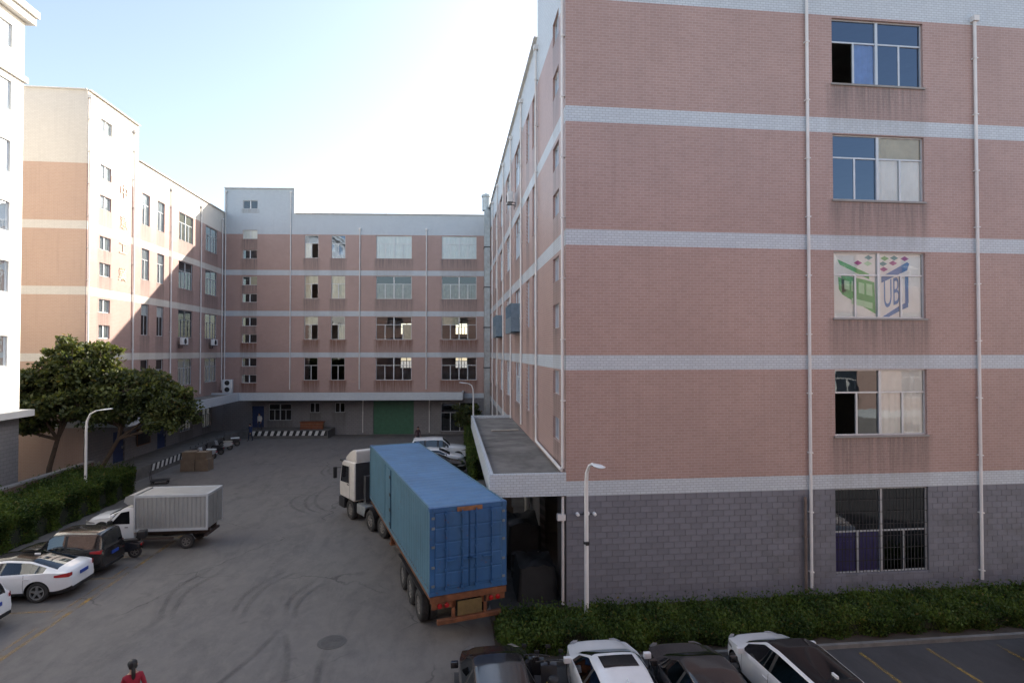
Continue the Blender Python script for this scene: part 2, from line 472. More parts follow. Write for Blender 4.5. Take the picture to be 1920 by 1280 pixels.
marks = [[(-9.39, 19.64), (-9.69, 20.44), (-10.06, 21.99), (-9.82, 22.94), (-9.46, 23.96)], [(-9.0, 19.51), (-9.28, 20.4), (-9.52, 21.7), (-9.31, 22.63), (-9.0, 23.5)],
         [(-7.1, 19.4), (-7.33, 20.6), (-7.25, 21.69), (-6.89, 22.62), (-6.4, 23.4)], [(-6.76, 19.36), (-6.92, 20.45), (-6.86, 21.76), (-6.51, 22.5), (-6.0, 23.2)],
         [(-5.39, 19.4), (-5.65, 20.63), (-5.42, 21.49), (-5.1, 22.2)], [(-5.08, 19.18), (-5.27, 20.37), (-5.05, 21.33), (-4.7, 22.0)],
         [(-5.3, 18.6), (-5.6, 16.9), (-6.2, 15.2), (-7.0, 13.5)], [(-5.05, 18.2), (-4.6, 16.85), (-4.3, 15.4), (-4.2, 13.5)], [(-3.64, 17.2), (-3.64, 16.35), (-3.48, 15.5), (-3.4, 13.5)],
         [(-7.73, 37.8), (-8.12, 35.13), (-7.49, 32.73), (-6.45, 31.57)], [(-8.1, 36.43), (-8.59, 34.57), (-7.87, 32.24), (-6.82, 31.35)], [(-8.75, 35.84), (-9.37, 34.35), (-8.74, 32.6), (-7.33, 31.16)],
         [(-9.28, 43.91), (-9.35, 42.03), (-8.68, 40.65)], [(-8.9, 43.6), (-8.9, 42.2), (-8.4, 41.2)]]
for k, mk in enumerate(marks):
    strip('tyre_mark', mk, 0.24, M['tyre_mark'], 0.006 + 0.0007 * k)

# manhole cover
mh = root('manhole_cover', 'round dark iron manhole cover set in the yard concrete', 'manhole cover', (-3.53, 17.55, 0))
b = MB(); b.lathe([(0.0, 0.016), (0.33, 0.016), (0.335, 0.010)], (0, 0, 0), 'z', 32)
for i in range(-3, 4):
    w = math.sqrt(max(0.01, 0.3 ** 2 - (i * 0.09) ** 2)) * 0.95
    b.box(-w, w, i * 0.09 - 0.02, i * 0.09 + 0.02, 0.0162, 0.022)
b.build('lid', M['manhole'], mh)
b = MB(); b.lathe([(0.345, 0.006), (0.345, 0.013), (0.42, 0.013), (0.425, 0.004)], (0, 0, 0), 'z', 32); b.build('rim', M['manhole'], mh)

# ------------------------------------------------------------------ facades and windows
class Frame:
    """a wall plane: o = origin (x, y), e = unit direction along the wall, n = outward normal"""
    def __init__(s, o, e, n):
        s.o = Vector((*o, 0)); s.e = Vector((*e, 0)); s.n = Vector((*n, 0))
    def p(s, u, z, d=0.0):
        q = s.o + s.e * u - s.n * d
        return (q.x, q.y, z)
    def box(s, mb, u0, u1, z0, z1, d0, d1, m=0):
        pts = [s.p(u0, z0, d0), s.p(u1, z0, d0), s.p(u1, z0, d1), s.p(u0, z0, d1), s.p(u0, z1, d0), s.p(u1, z1, d0), s.p(u1, z1, d1), s.p(u0, z1, d1)]
        mb.hexa(pts, m)

def facade(parent, fr, u0, u1, segs, ops, reveal=0.22, rust_rows=()):
    """segs: list of (z0, z1, material key). ops: list of (u0, u1, z0, z1). One mesh per course of the wall."""
    SP = 0.28
    us = {u0, u1} | {round(v, 4) for o in ops for v in o[:2] if u0 < v < u1}
    for o in ops:
        for v in (o[0] - SP, o[1] + SP):
            if u0 < v < u1 and not any(q[0] - .02 < v < q[1] + .02 for q in ops): us.add(round(v, 4))
    us = sorted(us)
    for (z0, z1, mk) in segs:
        zs = sorted({z0, z1} | {round(v, 4) for o in ops for v in o[2:4] if z0 < v < z1})
        b = MB()
        for ua, ub in zip(us, us[1:]):
            for za, zb in zip(zs, zs[1:]):
                uc, zc = (ua + ub) / 2, (za + zb) / 2
                if any(o[0] < uc < o[1] and o[2] < zc < o[3] for o in ops): continue
                above = [o for o in ops if o[0] - SP < uc < o[1] + SP and o[2] >= zb - 1e-3]
                col = None
                if above:
                    o = min(above, key=lambda q: q[2])
                    def st(u, z):
                        d = o[2] - z; wgt = max(0.0, 1 - max(o[0] - u, u - o[1], 0) / SP)
                        v = max(0.0, 1 - d / 2.4); r = max(0.0, 1 - d / 1.5) if any(lo <= o[2] <= hi for lo, hi in rust_rows) else 0.0
                        return (v * wgt, r * wgt, 0)
                    col = [st(ua, za), st(ub, za), st(ub, zb), st(ua, zb)]
                b.poly([fr.p(ua, za), fr.p(ub, za), fr.p(ub, zb), fr.p(ua, zb)], 0, [(ua, za), (ub, za), (ub, zb), (ua, zb)], col)
        for o in ops:
            if z0 - 1e-3 <= (o[2] + o[3]) / 2 < z1:
                a, c, lo, hi = o[:4]
                for q in (((a, lo), (c, lo)), ((c, lo), (c, hi)), ((c, hi), (a, hi)), ((a, hi), (a, lo))):
                    (ua, za), (ub, zb) = q
                    b.poly([fr.p(ua, za), fr.p(ub, zb), fr.p(ub, zb, reveal), fr.p(ua, za, reveal)], 0, [(ua, za), (ub, zb), (ub, zb + .2), (ua, za + .2)])
        if b.f:
            b.build('tile_band' if mk in ('white_tile', 'cream_tile') and z1 - z0 < 1 else 'wall', M[mk], parent, W=True)

def window(parent, fr, op, style='big', glass='glass', frame='alu', curtains=None, openp=(), split=0.64, depth=0.09, bars=None, cur_off=0.06, lower_div=(0.5, 0.5)):
    """a sliding aluminium window: the frame is the part, each pane and curtain a sub-part.
    curtains: {pane index: material}; openp: indices of panes left out because the sash is slid open"""
    u0, u1, z0, z1 = op[:4]
    b = MB(); d0, d1 = depth, depth + 0.06; t = 0.045
    w, h = u1 - u0, z1 - z0
    B = lambda *a: fr.box(b, *a)
    B(u0, u1, z0, z0 + t, d0, d1); B(u0, u1, z1 - t, z1, d0, d1); B(u0, u0 + t, z0 + t, z1 - t, d0, d1); B(u1 - t, u1, z0 + t, z1 - t, d0, d1)
    panes = []
    if style in ('big', 'narrow'):
        zt = z0 + h * split
        halves = [(u0 + t, (u0 + u1) / 2 - 0.05), ((u0 + u1) / 2 + 0.05, u1 - t)] if style == 'big' else [(u0 + t, u1 - t)]
        if style == 'big': B(halves[0][1], halves[1][0], z0 + t, z1 - t, d0 - 0.02, d1)
        for (a, c) in halves:
            B(a, c, zt, zt + 0.055, d0, d1 - 0.01)
            panes.append((a, c, zt + 0.055, z1 - t, 0.03))
            mid = (a + c) / 2
            B(mid - 0.035, mid + 0.035, z0 + t, zt, d0, d1 - 0.005)
            panes.append((a, mid - 0.035, z0 + t, zt, 0.02)); panes.append((mid + 0.035, c, z0 + t, zt, 0.045))
    else:
        mid = (u0 + u1) / 2
        B(mid - 0.05, mid + 0.05, z0 + t, z1 - t, d0 - 0.01, d1)
        panes = [(u0 + t, mid - 0.05, z0 + t, z1 - t, 0.02), (mid + 0.05, u1 - t, z0 + t, z1 - t, 0.04)]
    wo = b.build('window', M[frame], parent, W=True)
    for i, (a, c, lo, hi, dd) in enumerate(panes):
        if i not in openp:
            q = MB(); q.poly([fr.p(a, lo, d0 + dd), fr.p(c, lo, d0 + dd), fr.p(c, hi, d0 + dd), fr.p(a, hi, d0 + dd)])
            q.build('pane', M['glass_clear' if curtains and i in curtains else glass], wo, W=True)
        if curtains and i in curtains:
            q = MB(); n = 10
            for k in range(n):
                ua, ub = a + (c - a) * k / n, a + (c - a) * (k + 1) / n
                da, db = d0 + cur_off + 0.012 * math.sin(k * 2.1), d0 + cur_off + 0.012 * math.sin((k + 1) * 2.1)
                q.poly([fr.p(ua, lo, da), fr.p(ub, lo, db), fr.p(ub, hi + .02, db), fr.p(ua, hi + .02, da)])
            q.build('curtain', M[curtains[i]], wo, W=True)
    if bars:
        q = MB(); n = int(w / bars)
        for k in range(1, n):
            u = u0 + w * k / n; fr.box(q, u - 0.008, u + 0.008, z0 + 0.02, z1 - 0.02, 0.03, 0.046)
        for k in range(1, 7):
            z = z0 + h * k / 7; fr.box(q, u0 + .01, u1 - .01, z - 0.008, z + 0.008, 0.046, 0.058)
        q.build('window_guard', M['iron'], wo, W=True)
    return wo

def sill(parent, fr, op, mat='slab'):
    b = MB(); fr.box(b, op[0] - 0.04, op[1] + 0.04, op[2] - 0.07, op[2] - 0.002, -0.05, 0.1)
    b.build('window_sill', M[mat], parent, W=True)

def drain(parent, fr, u, z0, z1, r=0.055, off=0.09, hopper=True, foot=None, mat='pipe'):
    b = MB(); pts = [fr.p(u, z1, -off), fr.p(u, z0, -off)]
    if foot: pts.append(fr.p(u + foot, z0 - 0.12, -off)) 
    b.tube(pts, r, 10)
    z = z1 - 1.4
    while z > z0 + 0.3:
        fr.box(b, u - r - 0.015, u + r + 0.015, z - 0.02, z + 0.02, -off - r - 0.01, -0.001); z -= 2.1
    if hopper: fr.box(b, u - 0.11, u + 0.11, z1 - 0.02, z1 + 0.18, -off - 0.1, -0.002)
    return b.build('drain_pipe', M[mat], parent, smooth=40, W=True)

ROWS = [(18.41, 20.8), (14.18, 16.56), (9.9, 12.3), (5.66, 8.03)]           # window rows, top storey first
STAIR = [(23.52, 24.4), (20.38, 21.3), (18.32, 19.22), (15.55, 16.45), (13.76, 14.66), (11.3, 12.2), (9.55, 10.45), (7.1, 7.98), (5.4, 6.25)]
SEGS = [(3.77, 4.28, 'white_tile'), (4.28, 8.05, 'pink'), (8.05, 8.56, 'white_tile'), (8.56, 12.34, 'pink'), (12.34, 12.88, 'white_tile'),
        (12.88, 16.6, 'pink'), (16.6, 17.14, 'white_tile'), (17.14, 20.88, 'pink'), (20.88, 23.05, 'white_tile')]
def segs_for(base=None, pink='pink'):
    out = [(a, c, pink if m == 'pink' else m) for a, c, m in SEGS]
    return ([(0.0, 3.77, base)] if base else []) + out

def slabs(parent, poly, zs, mat='slab', name='floor_slab', th=0.2):
    for z in zs:
        b = MB(); n = len(poly)
        v = [(x, y, z - th) for x, y in poly] + [(x, y, z) for x, y in poly]
        b.add(v, [tuple(reversed(range(n))), tuple(range(n, 2 * n))] + [(i, (i + 1) % n, n + (i + 1) % n, n + i) for i in range(n)])
        b.build(name, M[mat], parent, W=True)

def coping(parent, pts, z, w=0.16):
    b = MB()
    for a, c in zip(pts, pts[1:]):
        a, c = Vector((*a, z)), Vector((*c, z)); t = (c - a).normalized(); n = Vector((-t.y, t.x, 0)) * w
        b.hexa([a + n - Vector((0, 0, .002)), c + n - Vector((0, 0, .002)), c - n * .04, a - n * .04, a + n + Vector((0, 0, .05)), c + n + Vector((0, 0, .05)), c - n * .04 + Vector((0, 0, .05)), a - n * .04 + Vector((0, 0, .05))])
    b.build('coping', M['white_paint'], parent, W=True)

# ------------------------------------------------------------------ right factory building (front wall faces the camera)
RX, RY = 3.9, 18.98
rb = root('factory_building', 'pink and white tiled factory building filling the right half of the photo', 'building', (RX, RY, 0))
fF = Frame((RX, RY), (1, 0), (0, -1))
fS = Frame((RX, RY), (0, 1), (-1, 0))
WU0, WU1 = 9.82, 13.43
front_ops = [(WU0, WU1, a, c) for a, c in ROWS] + [(WU0 - 0.02, WU1, 0.73, 3.75)]
front_ops += [(18.9, 22.5, a, c) for a, c in ROWS] + [(18.9, 22.5, 0.73, 3.75)]
facade(rb, fF, 0, 28, segs_for(), front_ops, 0.2)
facade(rb, fF, 0, 9.0, [(23.05, 25.65, 'white_tile')], [])
# ground storey of the front: grey block tiles, each a piece of its own near the corner, over a recessed backing
bb = MB()
for (a, c, lo, hi) in ((0, WU0 - 0.02, 0, 3.77), (WU1, 18.9, 0, 3.77), (22.5, 28, 0, 3.77), (WU0 - 0.02, WU1, 0, 0.73), (WU0 - 0.02, WU1, 3.75, 3.77), (18.9, 22.5, 0, 0.73), (18.9, 22.5, 3.75, 3.77)):
    bb.poly([fF.p(a, lo, 0.012), fF.p(c, lo, 0.012), fF.p(c, hi, 0.012), fF.p(a, hi, 0.012)])
for (a, c) in ((WU0 - 0.02, WU1), (18.9, 22.5)):
    for q in (((a, .73), (c, .73)), ((c, .73), (c, 3.75)), ((c, 3.75), (a, 3.75)), ((a, 3.75), (a, .73))):
        (ua, za), (ub, zb) = q
        bb.poly([fF.p(ua, za, 0.012), fF.p(ub, zb, 0.012), fF.p(ub, zb, 0.22), fF.p(ua, za, 0.22)])
base_wall = bb.build('base_wall', M['mortar'], rb, W=True)
tiles = []
rowh, tw, gap = 0.2095, 0.40, 0.008
for r in range(18):
    za = r * rowh + gap; zb = (r + 1) * rowh
    u = -(0.5 * tw if r % 2 else 0.0)
    while u < 27.9:
        a, c = max(0.003, u + gap), min(27.99, u + tw); u += tw
        if c - a < 0.05: continue
        cuts = [(a, c, za, zb)]
        for (wa, wc) in ((WU0 - 0.02, WU1), (18.9, 22.5)):
            nxt = []
            for (a1, c1, z1, z2) in cuts:
                if c1 <= wa or a1 >= wc or z2 <= 0.73 or z1 >= 3.75: nxt.append((a1, c1, z1, z2)); continue
                if a1 < wa - 0.03: nxt.append((a1, wa, z1, z2))
                if c1 > wc + 0.03: nxt.append((wc, c1, z1, z2))
                if z1 < 0.70: nxt.append((max(a1, wa), min(c1, wc), z1, 0.73))
            cuts = nxt
        tiles += cuts
tiles.sort(key=lambda t: t[0] + (3 if t[2] < 0.6 else 0))
proto = {}
for t in tiles[:300]:
    w, h = round(t[1] - t[0], 3), round(t[3] - t[2], 3)
    key = (w, h, random.random() < 0.45)
    if key not in proto:
        q = MB(); dx, dz, dy = w / 2, h / 2, 0.010
        q.add([(-dx, 0, -dz), (dx, 0, -dz), (dx, 0, dz), (-dx, 0, dz), (-dx + .006, -dy, -dz + .006), (dx - .006, -dy, -dz + .006), (dx - .006, -dy, dz - .006), (-dx + .006, -dy, dz - .006)],
              [(4, 5, 6, 7), (0, 1, 5, 4), (1, 2, 6, 5), (2, 3, 7, 6), (3, 0, 4, 7)])
        proto[key] = q.mesh('tile', M['grey_tile2'] if key[2] else M['grey_tile'])
    o = obj('tile', proto[key], base_wall)
    o.location = (RX + (t[0] + t[1]) / 2, RY + 0.0115 + random.uniform(-.002, .001), (t[2] + t[3]) / 2)
q = MB()
for t in tiles[300:]:
    a, c, z1, z2 = t; dy = 0.0015 + random.uniform(-.001, .001); mm = 1 if random.random() < .45 else 0
    q.add([fF.p(a, z1, .0115), fF.p(c, z1, .0115), fF.p(c, z2, .0115), fF.p(a, z2, .0115), fF.p(a + .006, z1 + .006, dy), fF.p(c - .006, z1 + .006, dy), fF.p(c - .006, z2 - .006, dy), fF.p(a + .006, z2 - .006, dy)],
          [(4, 5, 6, 7), (0, 1, 5, 4), (1, 2, 6, 5), (2, 3, 7, 6), (3, 0, 4, 7)], mm)
tag(q.build('tile_courses', [M['grey_tile'], M['grey_tile2']], rb, W=True), kind='stuff')

side_narrow = [(6.9, 8.0), (9.1, 10.2)]
side_wide = [(12.85, 15.65), (18.2, 21.0), (23.55, 26.35), (28.9, 31.7), (34.25, 37.05)]
s_ops = [(1.25, 2.45, a, c) for a, c in STAIR[1:]]
for a, c in ROWS:
    s_ops += [(u0, u1, a, c) for u0, u1 in side_narrow + side_wide]
dock_ops = [(1.6, 5.8, 0.02, 3.3), (8.0, 12.0, 0.8, 3.4), (13.2, 16.8, 0.8, 3.4), (20.0, 23.0, 0.9, 2.9), (27.0, 30.0, 0.9, 2.9)]
facade(rb, fS, 0, 54.2, [(0.0, 3.77, 'grey_wall')] + segs_for(), s_ops + dock_ops, 0.25)
facade(rb, fS, 0, 6.35, [(23.05, 25.65, 'white_tile')], [(1.25, 2.45, *STAIR[0])])
# rest of the shell
fBk = Frame((RX + 28, RY + 54.2), (-1, 0), (0, 1)); facade(rb, fBk, 0, 28, [(0, 23.05, 'pink')], [])
fRt = Frame((RX + 28, RY), (0, 1), (1, 0)); facade(rb, fRt, 0, 54.2, [(0, 23.05, 'pink')], [])
b = MB()
for (p, q2) in (((RX + 9, RY), (RX + 9, RY + 6.35)), ((RX, RY + 6.35), (RX + 9, RY + 6.35))):
    b.poly([(*p, 23.05), (*q2, 23.05), (*q2, 25.65), (*p, 25.65)])
b.build('stair_tower_wall', M['white_paint'], rb, W=True)
rpoly = [(RX + .26, RY + .26), (RX + 27.8, RY + .26), (RX + 27.8, RY + 54), (RX + .26, RY + 54)]
slabs(rb, rpoly, [0.1, 4.2, 8.45, 12.75, 17.0, 22.4])
slabs(rb, [(RX + .02, RY + .02), (RX + 8.98, RY + .02), (RX + 8.98, RY + 6.33), (RX + .02, RY + 6.33)], [25.4], name='tower_roof')
coping(rb, [(RX, RY + 6.4), (RX, RY + 54.2)], 23.05)
b = MB(); b.box(RX + .3, RX + 27.7, RY + 7.5, RY + 7.6, 0.2, 22); b.box(RX + 6.2, RX + 6.3, RY + .3, RY + 7.4, .2, 22); b.box(RX + 6.0, RX + 6.1, RY + 7.7, RY + 53.9, .2, 22)
b.build('partition_wall', M['interior'], rb, W=True)

# front windows
window(rb, fF, front_ops[0], curtains={2: 'curtain_blue'}, openp=(1,))
window(rb, fF, front_ops[1], curtains={3: 'curtain_warm', 4: 'curtain', 5: 'curtain'})
logo_win = window(rb, fF, front_ops[2], glass='glass_clear')
window(rb, fF, front_ops[3], glass='glass_dark', curtains={3: 'curtain', 4: 'curtain', 5: 'curtain'}, openp=(1,))  # pale curtains in the right half stand in for a reflection
w5 = window(rb, fF, front_ops[4], glass='glass_dark', frame='alu', curtains={1: 'purple', 2: 'purple'}, split=0.48, bars=0.13)
for o in front_ops[5:]:
    window(rb, fF, o)
for o in front_ops[:4]:
    sill(rb, fF, o, 'pink_sill' if 'pink_sill' in M else 'slab')
# printed film behind the third window
def film_poly(parent, pts, mat, d):
    q = MB(); q.poly([fF.p(WU0 + u, 9.9 + z, d) for u, z in pts]); return q.build('film_print', M[mat], parent, W=True)
M['film_white'] = pm('white_film', (0.82, 0.85, 0.84), 0.6, var=0.05, scale=1.5)
M['film_green'] = pm('green_print', (0.10, 0.44, 0.15), 0.6, var=0.1)
M['film_lime'] = pm('pale_green_print', (0.45, 0.74, 0.50), 0.6, var=0.1)
M['film_blue'] = pm('blue_print', (0.045, 0.20, 0.50), 0.6, var=0.1)
M['film_purple'] = pm('purple_print', (0.36, 0.05, 0.28), 0.6)
M['film_teal'] = pm('teal_print', (0.05, 0.28, 0.33), 0.6)
film = film_poly(logo_win, [(0.05, 0.05), (3.56, 0.05), (3.56, 2.35), (0.05, 2.35)], 'film_white', 0.16)
film.name = 'printed_film'
def FP(pts, mat, d=0.1585):
    return film_poly(logo_win, pts, mat, d)
FP([(0.25, 2.14), (0.35, 1.94), (1.50, 1.42), (1.50, 1.62)], 'film_green')
FP([(0.28, 1.50), (0.55, 1.38), (0.60, 0.98), (0.40, 0.90), (0.30, 1.05)], 'film_green')
FP([(0.40, 1.60), (1.70, 1.32), (1.74, 0.16), (0.42, 0.86)], 'film_green')
for k, (a, c, lo, hi) in enumerate(((0.52, 0.72, 1.06, 1.38), (0.80, 0.98, 0.98, 1.36), (1.08, 1.30, 0.92, 1.32), (1.38, 1.62, 0.86, 1.28), (0.80, 1.62, 0.52, 0.74))):
    sh = 0.22 * (c - a)
    FP([(a, lo), (c, lo - sh), (c, hi - sh), (a, hi)], 'film_lime', 0.1570)
FP([(1.98, 1.52), (3.02, 2.08), (3.10, 2.02), (3.02, 1.78), (1.98, 1.30)], 'film_blue')
FP([(1.98, 0.04), (2.75, 0.50), (3.04, 0.62), (3.04, 0.42), (2.75, 0.30), (2.2, 0.02)], 'film_blue')
FP([(2.92, 1.55), (3.06, 1.55), (3.06, 0.58), (2.92, 0.50)], 'film_blue', 0.1580)
def text_mesh(txt, name, mat, fn, size=1.0, extrude=0.0):
    cu = bpy.data.curves.new(name, 'FONT'); cu.body = txt; cu.size = size; cu.extrude = extrude; cu.align_x = 'CENTER'; cu.align_y = 'CENTER'
    tmp = bpy.data.objects.new(name, cu); COL.objects.link(tmp)
    bpy.context.view_layer.update()
    me = bpy.data.meshes.new_from_object(tmp.evaluated_get(bpy.context.evaluated_depsgraph_get()))
    bpy.data.objects.remove(tmp)
    for v in me.vertices:
        v.co = fn(v.co.copy())
    me.materials.clear(); me.materials.append(mat)
    me.polygons.foreach_set("material_index", [0] * len(me.polygons))
    return me
def ubj(co):
    u = 2.44 + co.x * 0.52; z = 0.92 + co.y * 1.45 + 0.28 * (co.x * 0.55)
    return Vector(fF.p(WU0 + u, 9.9 + z, 0.1566))
obj('film_lettering', text_mesh('UBJ', 'film_lettering', M['film_blue'], ubj), logo_win)
for (cu_, cz_, mt) in ((1.06, 2.02, 'film_purple'), (1.48, 2.22, 'film_teal'), (1.45, 2.0, 'film_lime'), (2.12, 2.2, 'film_green'), (2.05, 2.0, 'film_teal'), (2.45, 2.03, 'film_purple'), (2.08, 1.80, 'film_purple'), (2.5, 2.22, 'film_teal'), (2.92, 2.2, 'film_purple')):
    FP([(cu_ - .17, cz_), (cu_, cz_ - .09), (cu_ + .17, cz_), (cu_, cz_ + .09)], mt)

for u, top in ((8.80, 25.4), (15.47, 20.98), (0.06, 0)):
    if top: drain(rb, fF, u, 0.35, top)
drain(rb, fF, 8.58, 0.2, 3.55, 0.05, 0.1, False, mat='old_pipe')
# side windows, pipes, cages
for a, c in STAIR[1:]:
    window(rb, fS, (1.25, 2.45, a, c), 'stair', 'glass_dark')
window(rb, fS, (1.25, 2.45, *STAIR[0]), 'stair', 'glass_dark')
for r, (a, c) in enumerate(ROWS):
    for u0, u1 in side_narrow: window(rb, fS, (u0, u1, a, c), 'narrow', 'glass_dark')
    for u0, u1 in side_wide: window(rb, fS, (u0, u1, a, c), 'big', 'glass_dark')
for o in dock_ops[3:]: window(rb, fS, o, 'big', 'glass_dark')
drain(rb, fS, 0.14, 4.7, 25.2); drain(rb, fS, 6.25, 4.85, 22.4)
for u in (11.8, 17.2, 22.5, 27.9, 33.2, 38.4): drain(rb, fS, u, 4.7 if u < 17 else 0.3, 22.4)
b = MB(); b.tube([fS.p(6.25, 4.86, -.09), fS.p(6.2, 4.74, -.1), fS.p(6.05, 4.68, -.11), fS.p(0.25, 4.62, -.12)], 0.06, 10); b.build('drain_pipe', M['pipe'], rb, 40, W=True)
b = MB(); b.tube([fS.p(0.1, 3.75, -.10), fS.p(0.1, 0.1, -.10)], 0.055, 10); fS.box(b, 0.0, 0.2, 2.95, 3.15, -.3, -.02); b.build('drain_pipe', M['pipe'], rb, 40, W=True)
b = MB(); b.tube([fS.p(8.0, 3.75, -.25), fS.p(8.0, 2.6, -.25), fS.p(8.0, 0.8, -.25)], 0.14, 12); b.build('duct', M['pipe'], rb, 40, W=True)
M['cage'] = pm('blue_grey_cage_sheet', (0.17, 0.24, 0.30), 0.5, metal=0.3)
for (u0, u1, r) in ((12.7, 15.8, 2), (23.4, 26.5, 2)):
    z0, z1 = ROWS[r][0] - 0.15, ROWS[r][0] + 1.5
    b = MB(); fS.box(b, u0, u1, z0, z0 + .05, -.55, -.01); fS.box(b, u0, u0 + .04, z0, z1, -.55, -.01); fS.box(b, u1 - .04, u1, z0, z1, -.55, -.01)
    fS.box(b, u0 + .04, u1 - .04, z0 + .05, z0 + 0.9, -.55, -.53)
    k = u0 + .1
    while k < u1: fS.box(b, k, k + .02, z0 + .9, z1, -.55, -.53); k += .12
    fS.box(b, u0, u1, z1 - .04, z1, -.56, -.52)
    b.build('window_cage', M['cage'], rb, W=True)

def canopy(parent, fr, u0, u1, d, name='canopy', zb=3.79, zt=4.56, zf=4.40, endA=True, endB=True, floor='concrete'):
    """flat roof slab projecting d metres from the wall, with a tiled low parapet"""
    q = MB(); fr.box(q, u0 + .14, u1 - .14, zb + .1, zf, -d + .14, -.003)
    c = q.build(name, M[floor], parent, W=True)
    def face(pts, uvs, b): b.poly(pts, 0, uvs)
    b = MB()
    fr.box(b, u0, u1, zb, zt, -d, -d + .139)
    if endA: fr.box(b, u0, u0 + .139, zb, zt, -d + .14, -.002)
    if endB: fr.box(b, u1 - .139, u1, zb, zt, -d + .14, -.002)
    me = b.mesh('parapet', M['white_tile'])
    uvl = me.uv_layers.new(name="UVMap")
    for p in me.polygons:
        for li in p.loop_indices:
            co = me.vertices[me.loops[li].vertex_index].co
            uvl.data[li].uv = (co.x if abs(p.normal.y) > 0.5 else co.y, co.z if abs(p.normal.z) < .5 else co.x)
    obj('parapet', me, c)
    return c
canopy(rb, fS, 0.0, 17.57, 2.61)
# loading dock under the right canopy
b = MB(); fS.box(b, 6.2, 17.3, 0.0, 0.78, -2.3, -.01); b.build('loading_dock', M['dock'], rb, W=True)
# rooftop pieces
fl = root('flue_duct', 'tall grey metal flue running up the far end of the right building', 'flue', (3.5, 56.6, 0))
b = MB(); b.box(3.3, 3.85, 56.1, 57.2, 0.2, 22.8); b.build('shaft', M['steel'], fl, W=True)
b = MB(); b.lathe([(0.42, 22.8), (0.42, 24.1), (0.5, 24.15), (0.5, 24.35), (0.0, 24.6)], (3.5, 56.6, 0), 'z', 16); b.build('cap', M['steel'], fl, 40, W=True)
b = MB()
for z in (7, 11, 15, 19): b.box(3.25, 3.9, 56.05, 57.25, z, z + .1)
b.build('bracket', M['iron'], fl, W=True)

# ------------------------------------------------------------------ left factory wing
LX, LY = -23.48, 39.2
lb = root('factory_building', 'sunlit white and salmon tiled wing along the left of the yard with a stair tower', 'building', (LX, LY, 0))
fL = Frame((LX, LY), (0, 1), (1, 0)); fE = Frame((LX, LY), (-1, 0), (0, -1))
l_ops = [(1.4, 2.65, a, c) for a, c in STAIR[1:]]
ln, lw = [(6.6, 7.7), (8.9, 10.0)], [(12.5, 15.2), (17.85, 20.6)]
for a, c in ROWS: l_ops += [(u0, u1, a, c) for u0, u1 in ln + lw]
g_ops = [(9.2, 10.6, 0.8, 3.0), (13.0, 15.4, 1.6, 3.2), (17.5, 19.5, 1.4, 3.2), (3.2, 4.6, 0.8, 3.0)]
cream = lambda sg: [(a, c, 'cream_tile' if m == 'white_tile' else m) for a, c, m in sg]
facade(lb, fL, 0, 22.3, [(0, 3.77, 'grey_wall')] + cream(segs_for()), l_ops + g_ops, 0.22)
facade(lb, fL, 0, 6.0, [(23.05, 25.65, 'cream_tile')], [(1.4, 2.65, *STAIR[0])])
eseg = [(0, 3.77, 'orange')] + [(a, c, 'orange' if m == 'pink' else m) for a, c, m in SEGS[:-1]] + [(20.88, 25.65, 'white_tile')]
facade(lb, fE, 0, 14, cream(eseg), [])
fLb = Frame((LX - 14, LY), (0, 1), (-1, 0)); facade(lb, fLb, 0, 34, [(0, 23.05, 'pink')], [])
b = MB(); b.poly([(LX, LY + 6, 23.05), (LX - 14, LY + 6, 23.05), (LX - 14, LY + 6, 25.65), (LX, LY + 6, 25.65)])
b.poly([(LX - 14, LY, 23.05), (LX - 14, LY + 6, 23.05), (LX - 14, LY + 6, 25.65), (LX - 14, LY, 25.65)]); b.build('stair_tower_wall', M['white_paint'], lb, W=True)
slabs(lb, [(LX - 13.9, LY + .1), (LX - .25, LY + .1), (LX - .25, LY + 22.2), (LX - 13.9, LY + 22.2)], [0.8, 4.2, 8.45, 12.75, 17.0, 22.4])
slabs(lb, [(LX - 13.9, LY + .1), (LX - .02, LY + .1), (LX - .02, LY + 5.9), (LX - 13.9, LY + 5.9)], [25.4], name='tower_roof')
b = MB(); b.box(LX - 5.1, LX - 5, LY + .2, LY + 22, .8, 22); b.build('partition_wall', M['interior'], lb, W=True)
coping(lb, [(LX, LY + 22.2), (LX, LY + 6.05)], 23.05); coping(lb, [(LX, LY + 6.0), (LX, LY), (LX - 14, LY)], 25.65)
for a, c in STAIR: window(lb, fL, (1.4, 2.65, a, c), 'stair', 'glass_dark', 'alu_white', curtains={0: 'curtain', 1: 'curtain'})
for r, (a, c) in enumerate(ROWS):
    for u0, u1 in ln: window(lb, fL, (u0, u1, a, c), 'narrow', 'glass_dark', curtains={0: 'curtain', 1: 'curtain', 2: 'curtain'} if r < 2 else ({0: 'curtain'} if r == 2 else None))
    for k, (u0, u1) in enumerate(lw): window(lb, fL, (u0, u1, a, c), 'big', 'glass_dark', curtains={i: 'curtain_warm' for i in range(6)} if (r, k) == (0, 0) else None, bars=0.2 if (r, k) == (2, 0) else None)
for o in g_ops[1:3]: window(lb, fL, o, 'big', 'glass_dark')
for u in (0.12, 5.35, 11.0, 16.7, 21.65): drain(lb, fL, u, 4.7, 25.2 if u < 3 else (24.9 if u < 6 else 22.2))
M['blue_door'] = pm('blue_door', (0.025, 0.045, 0.13), 0.5)
for o in (g_ops[0], g_ops[3]):
    b = MB(); fL.box(b, o[0], o[1], o[2], o[3], .1, .15); d = b.build('door', M['blue_door'], lb, W=True)
    b = MB(); fL.box(b, o[1] - .2, o[1] - .14, 1.7, 1.9, .04, .1); b.build('handle', M['steel'], d, W=True)
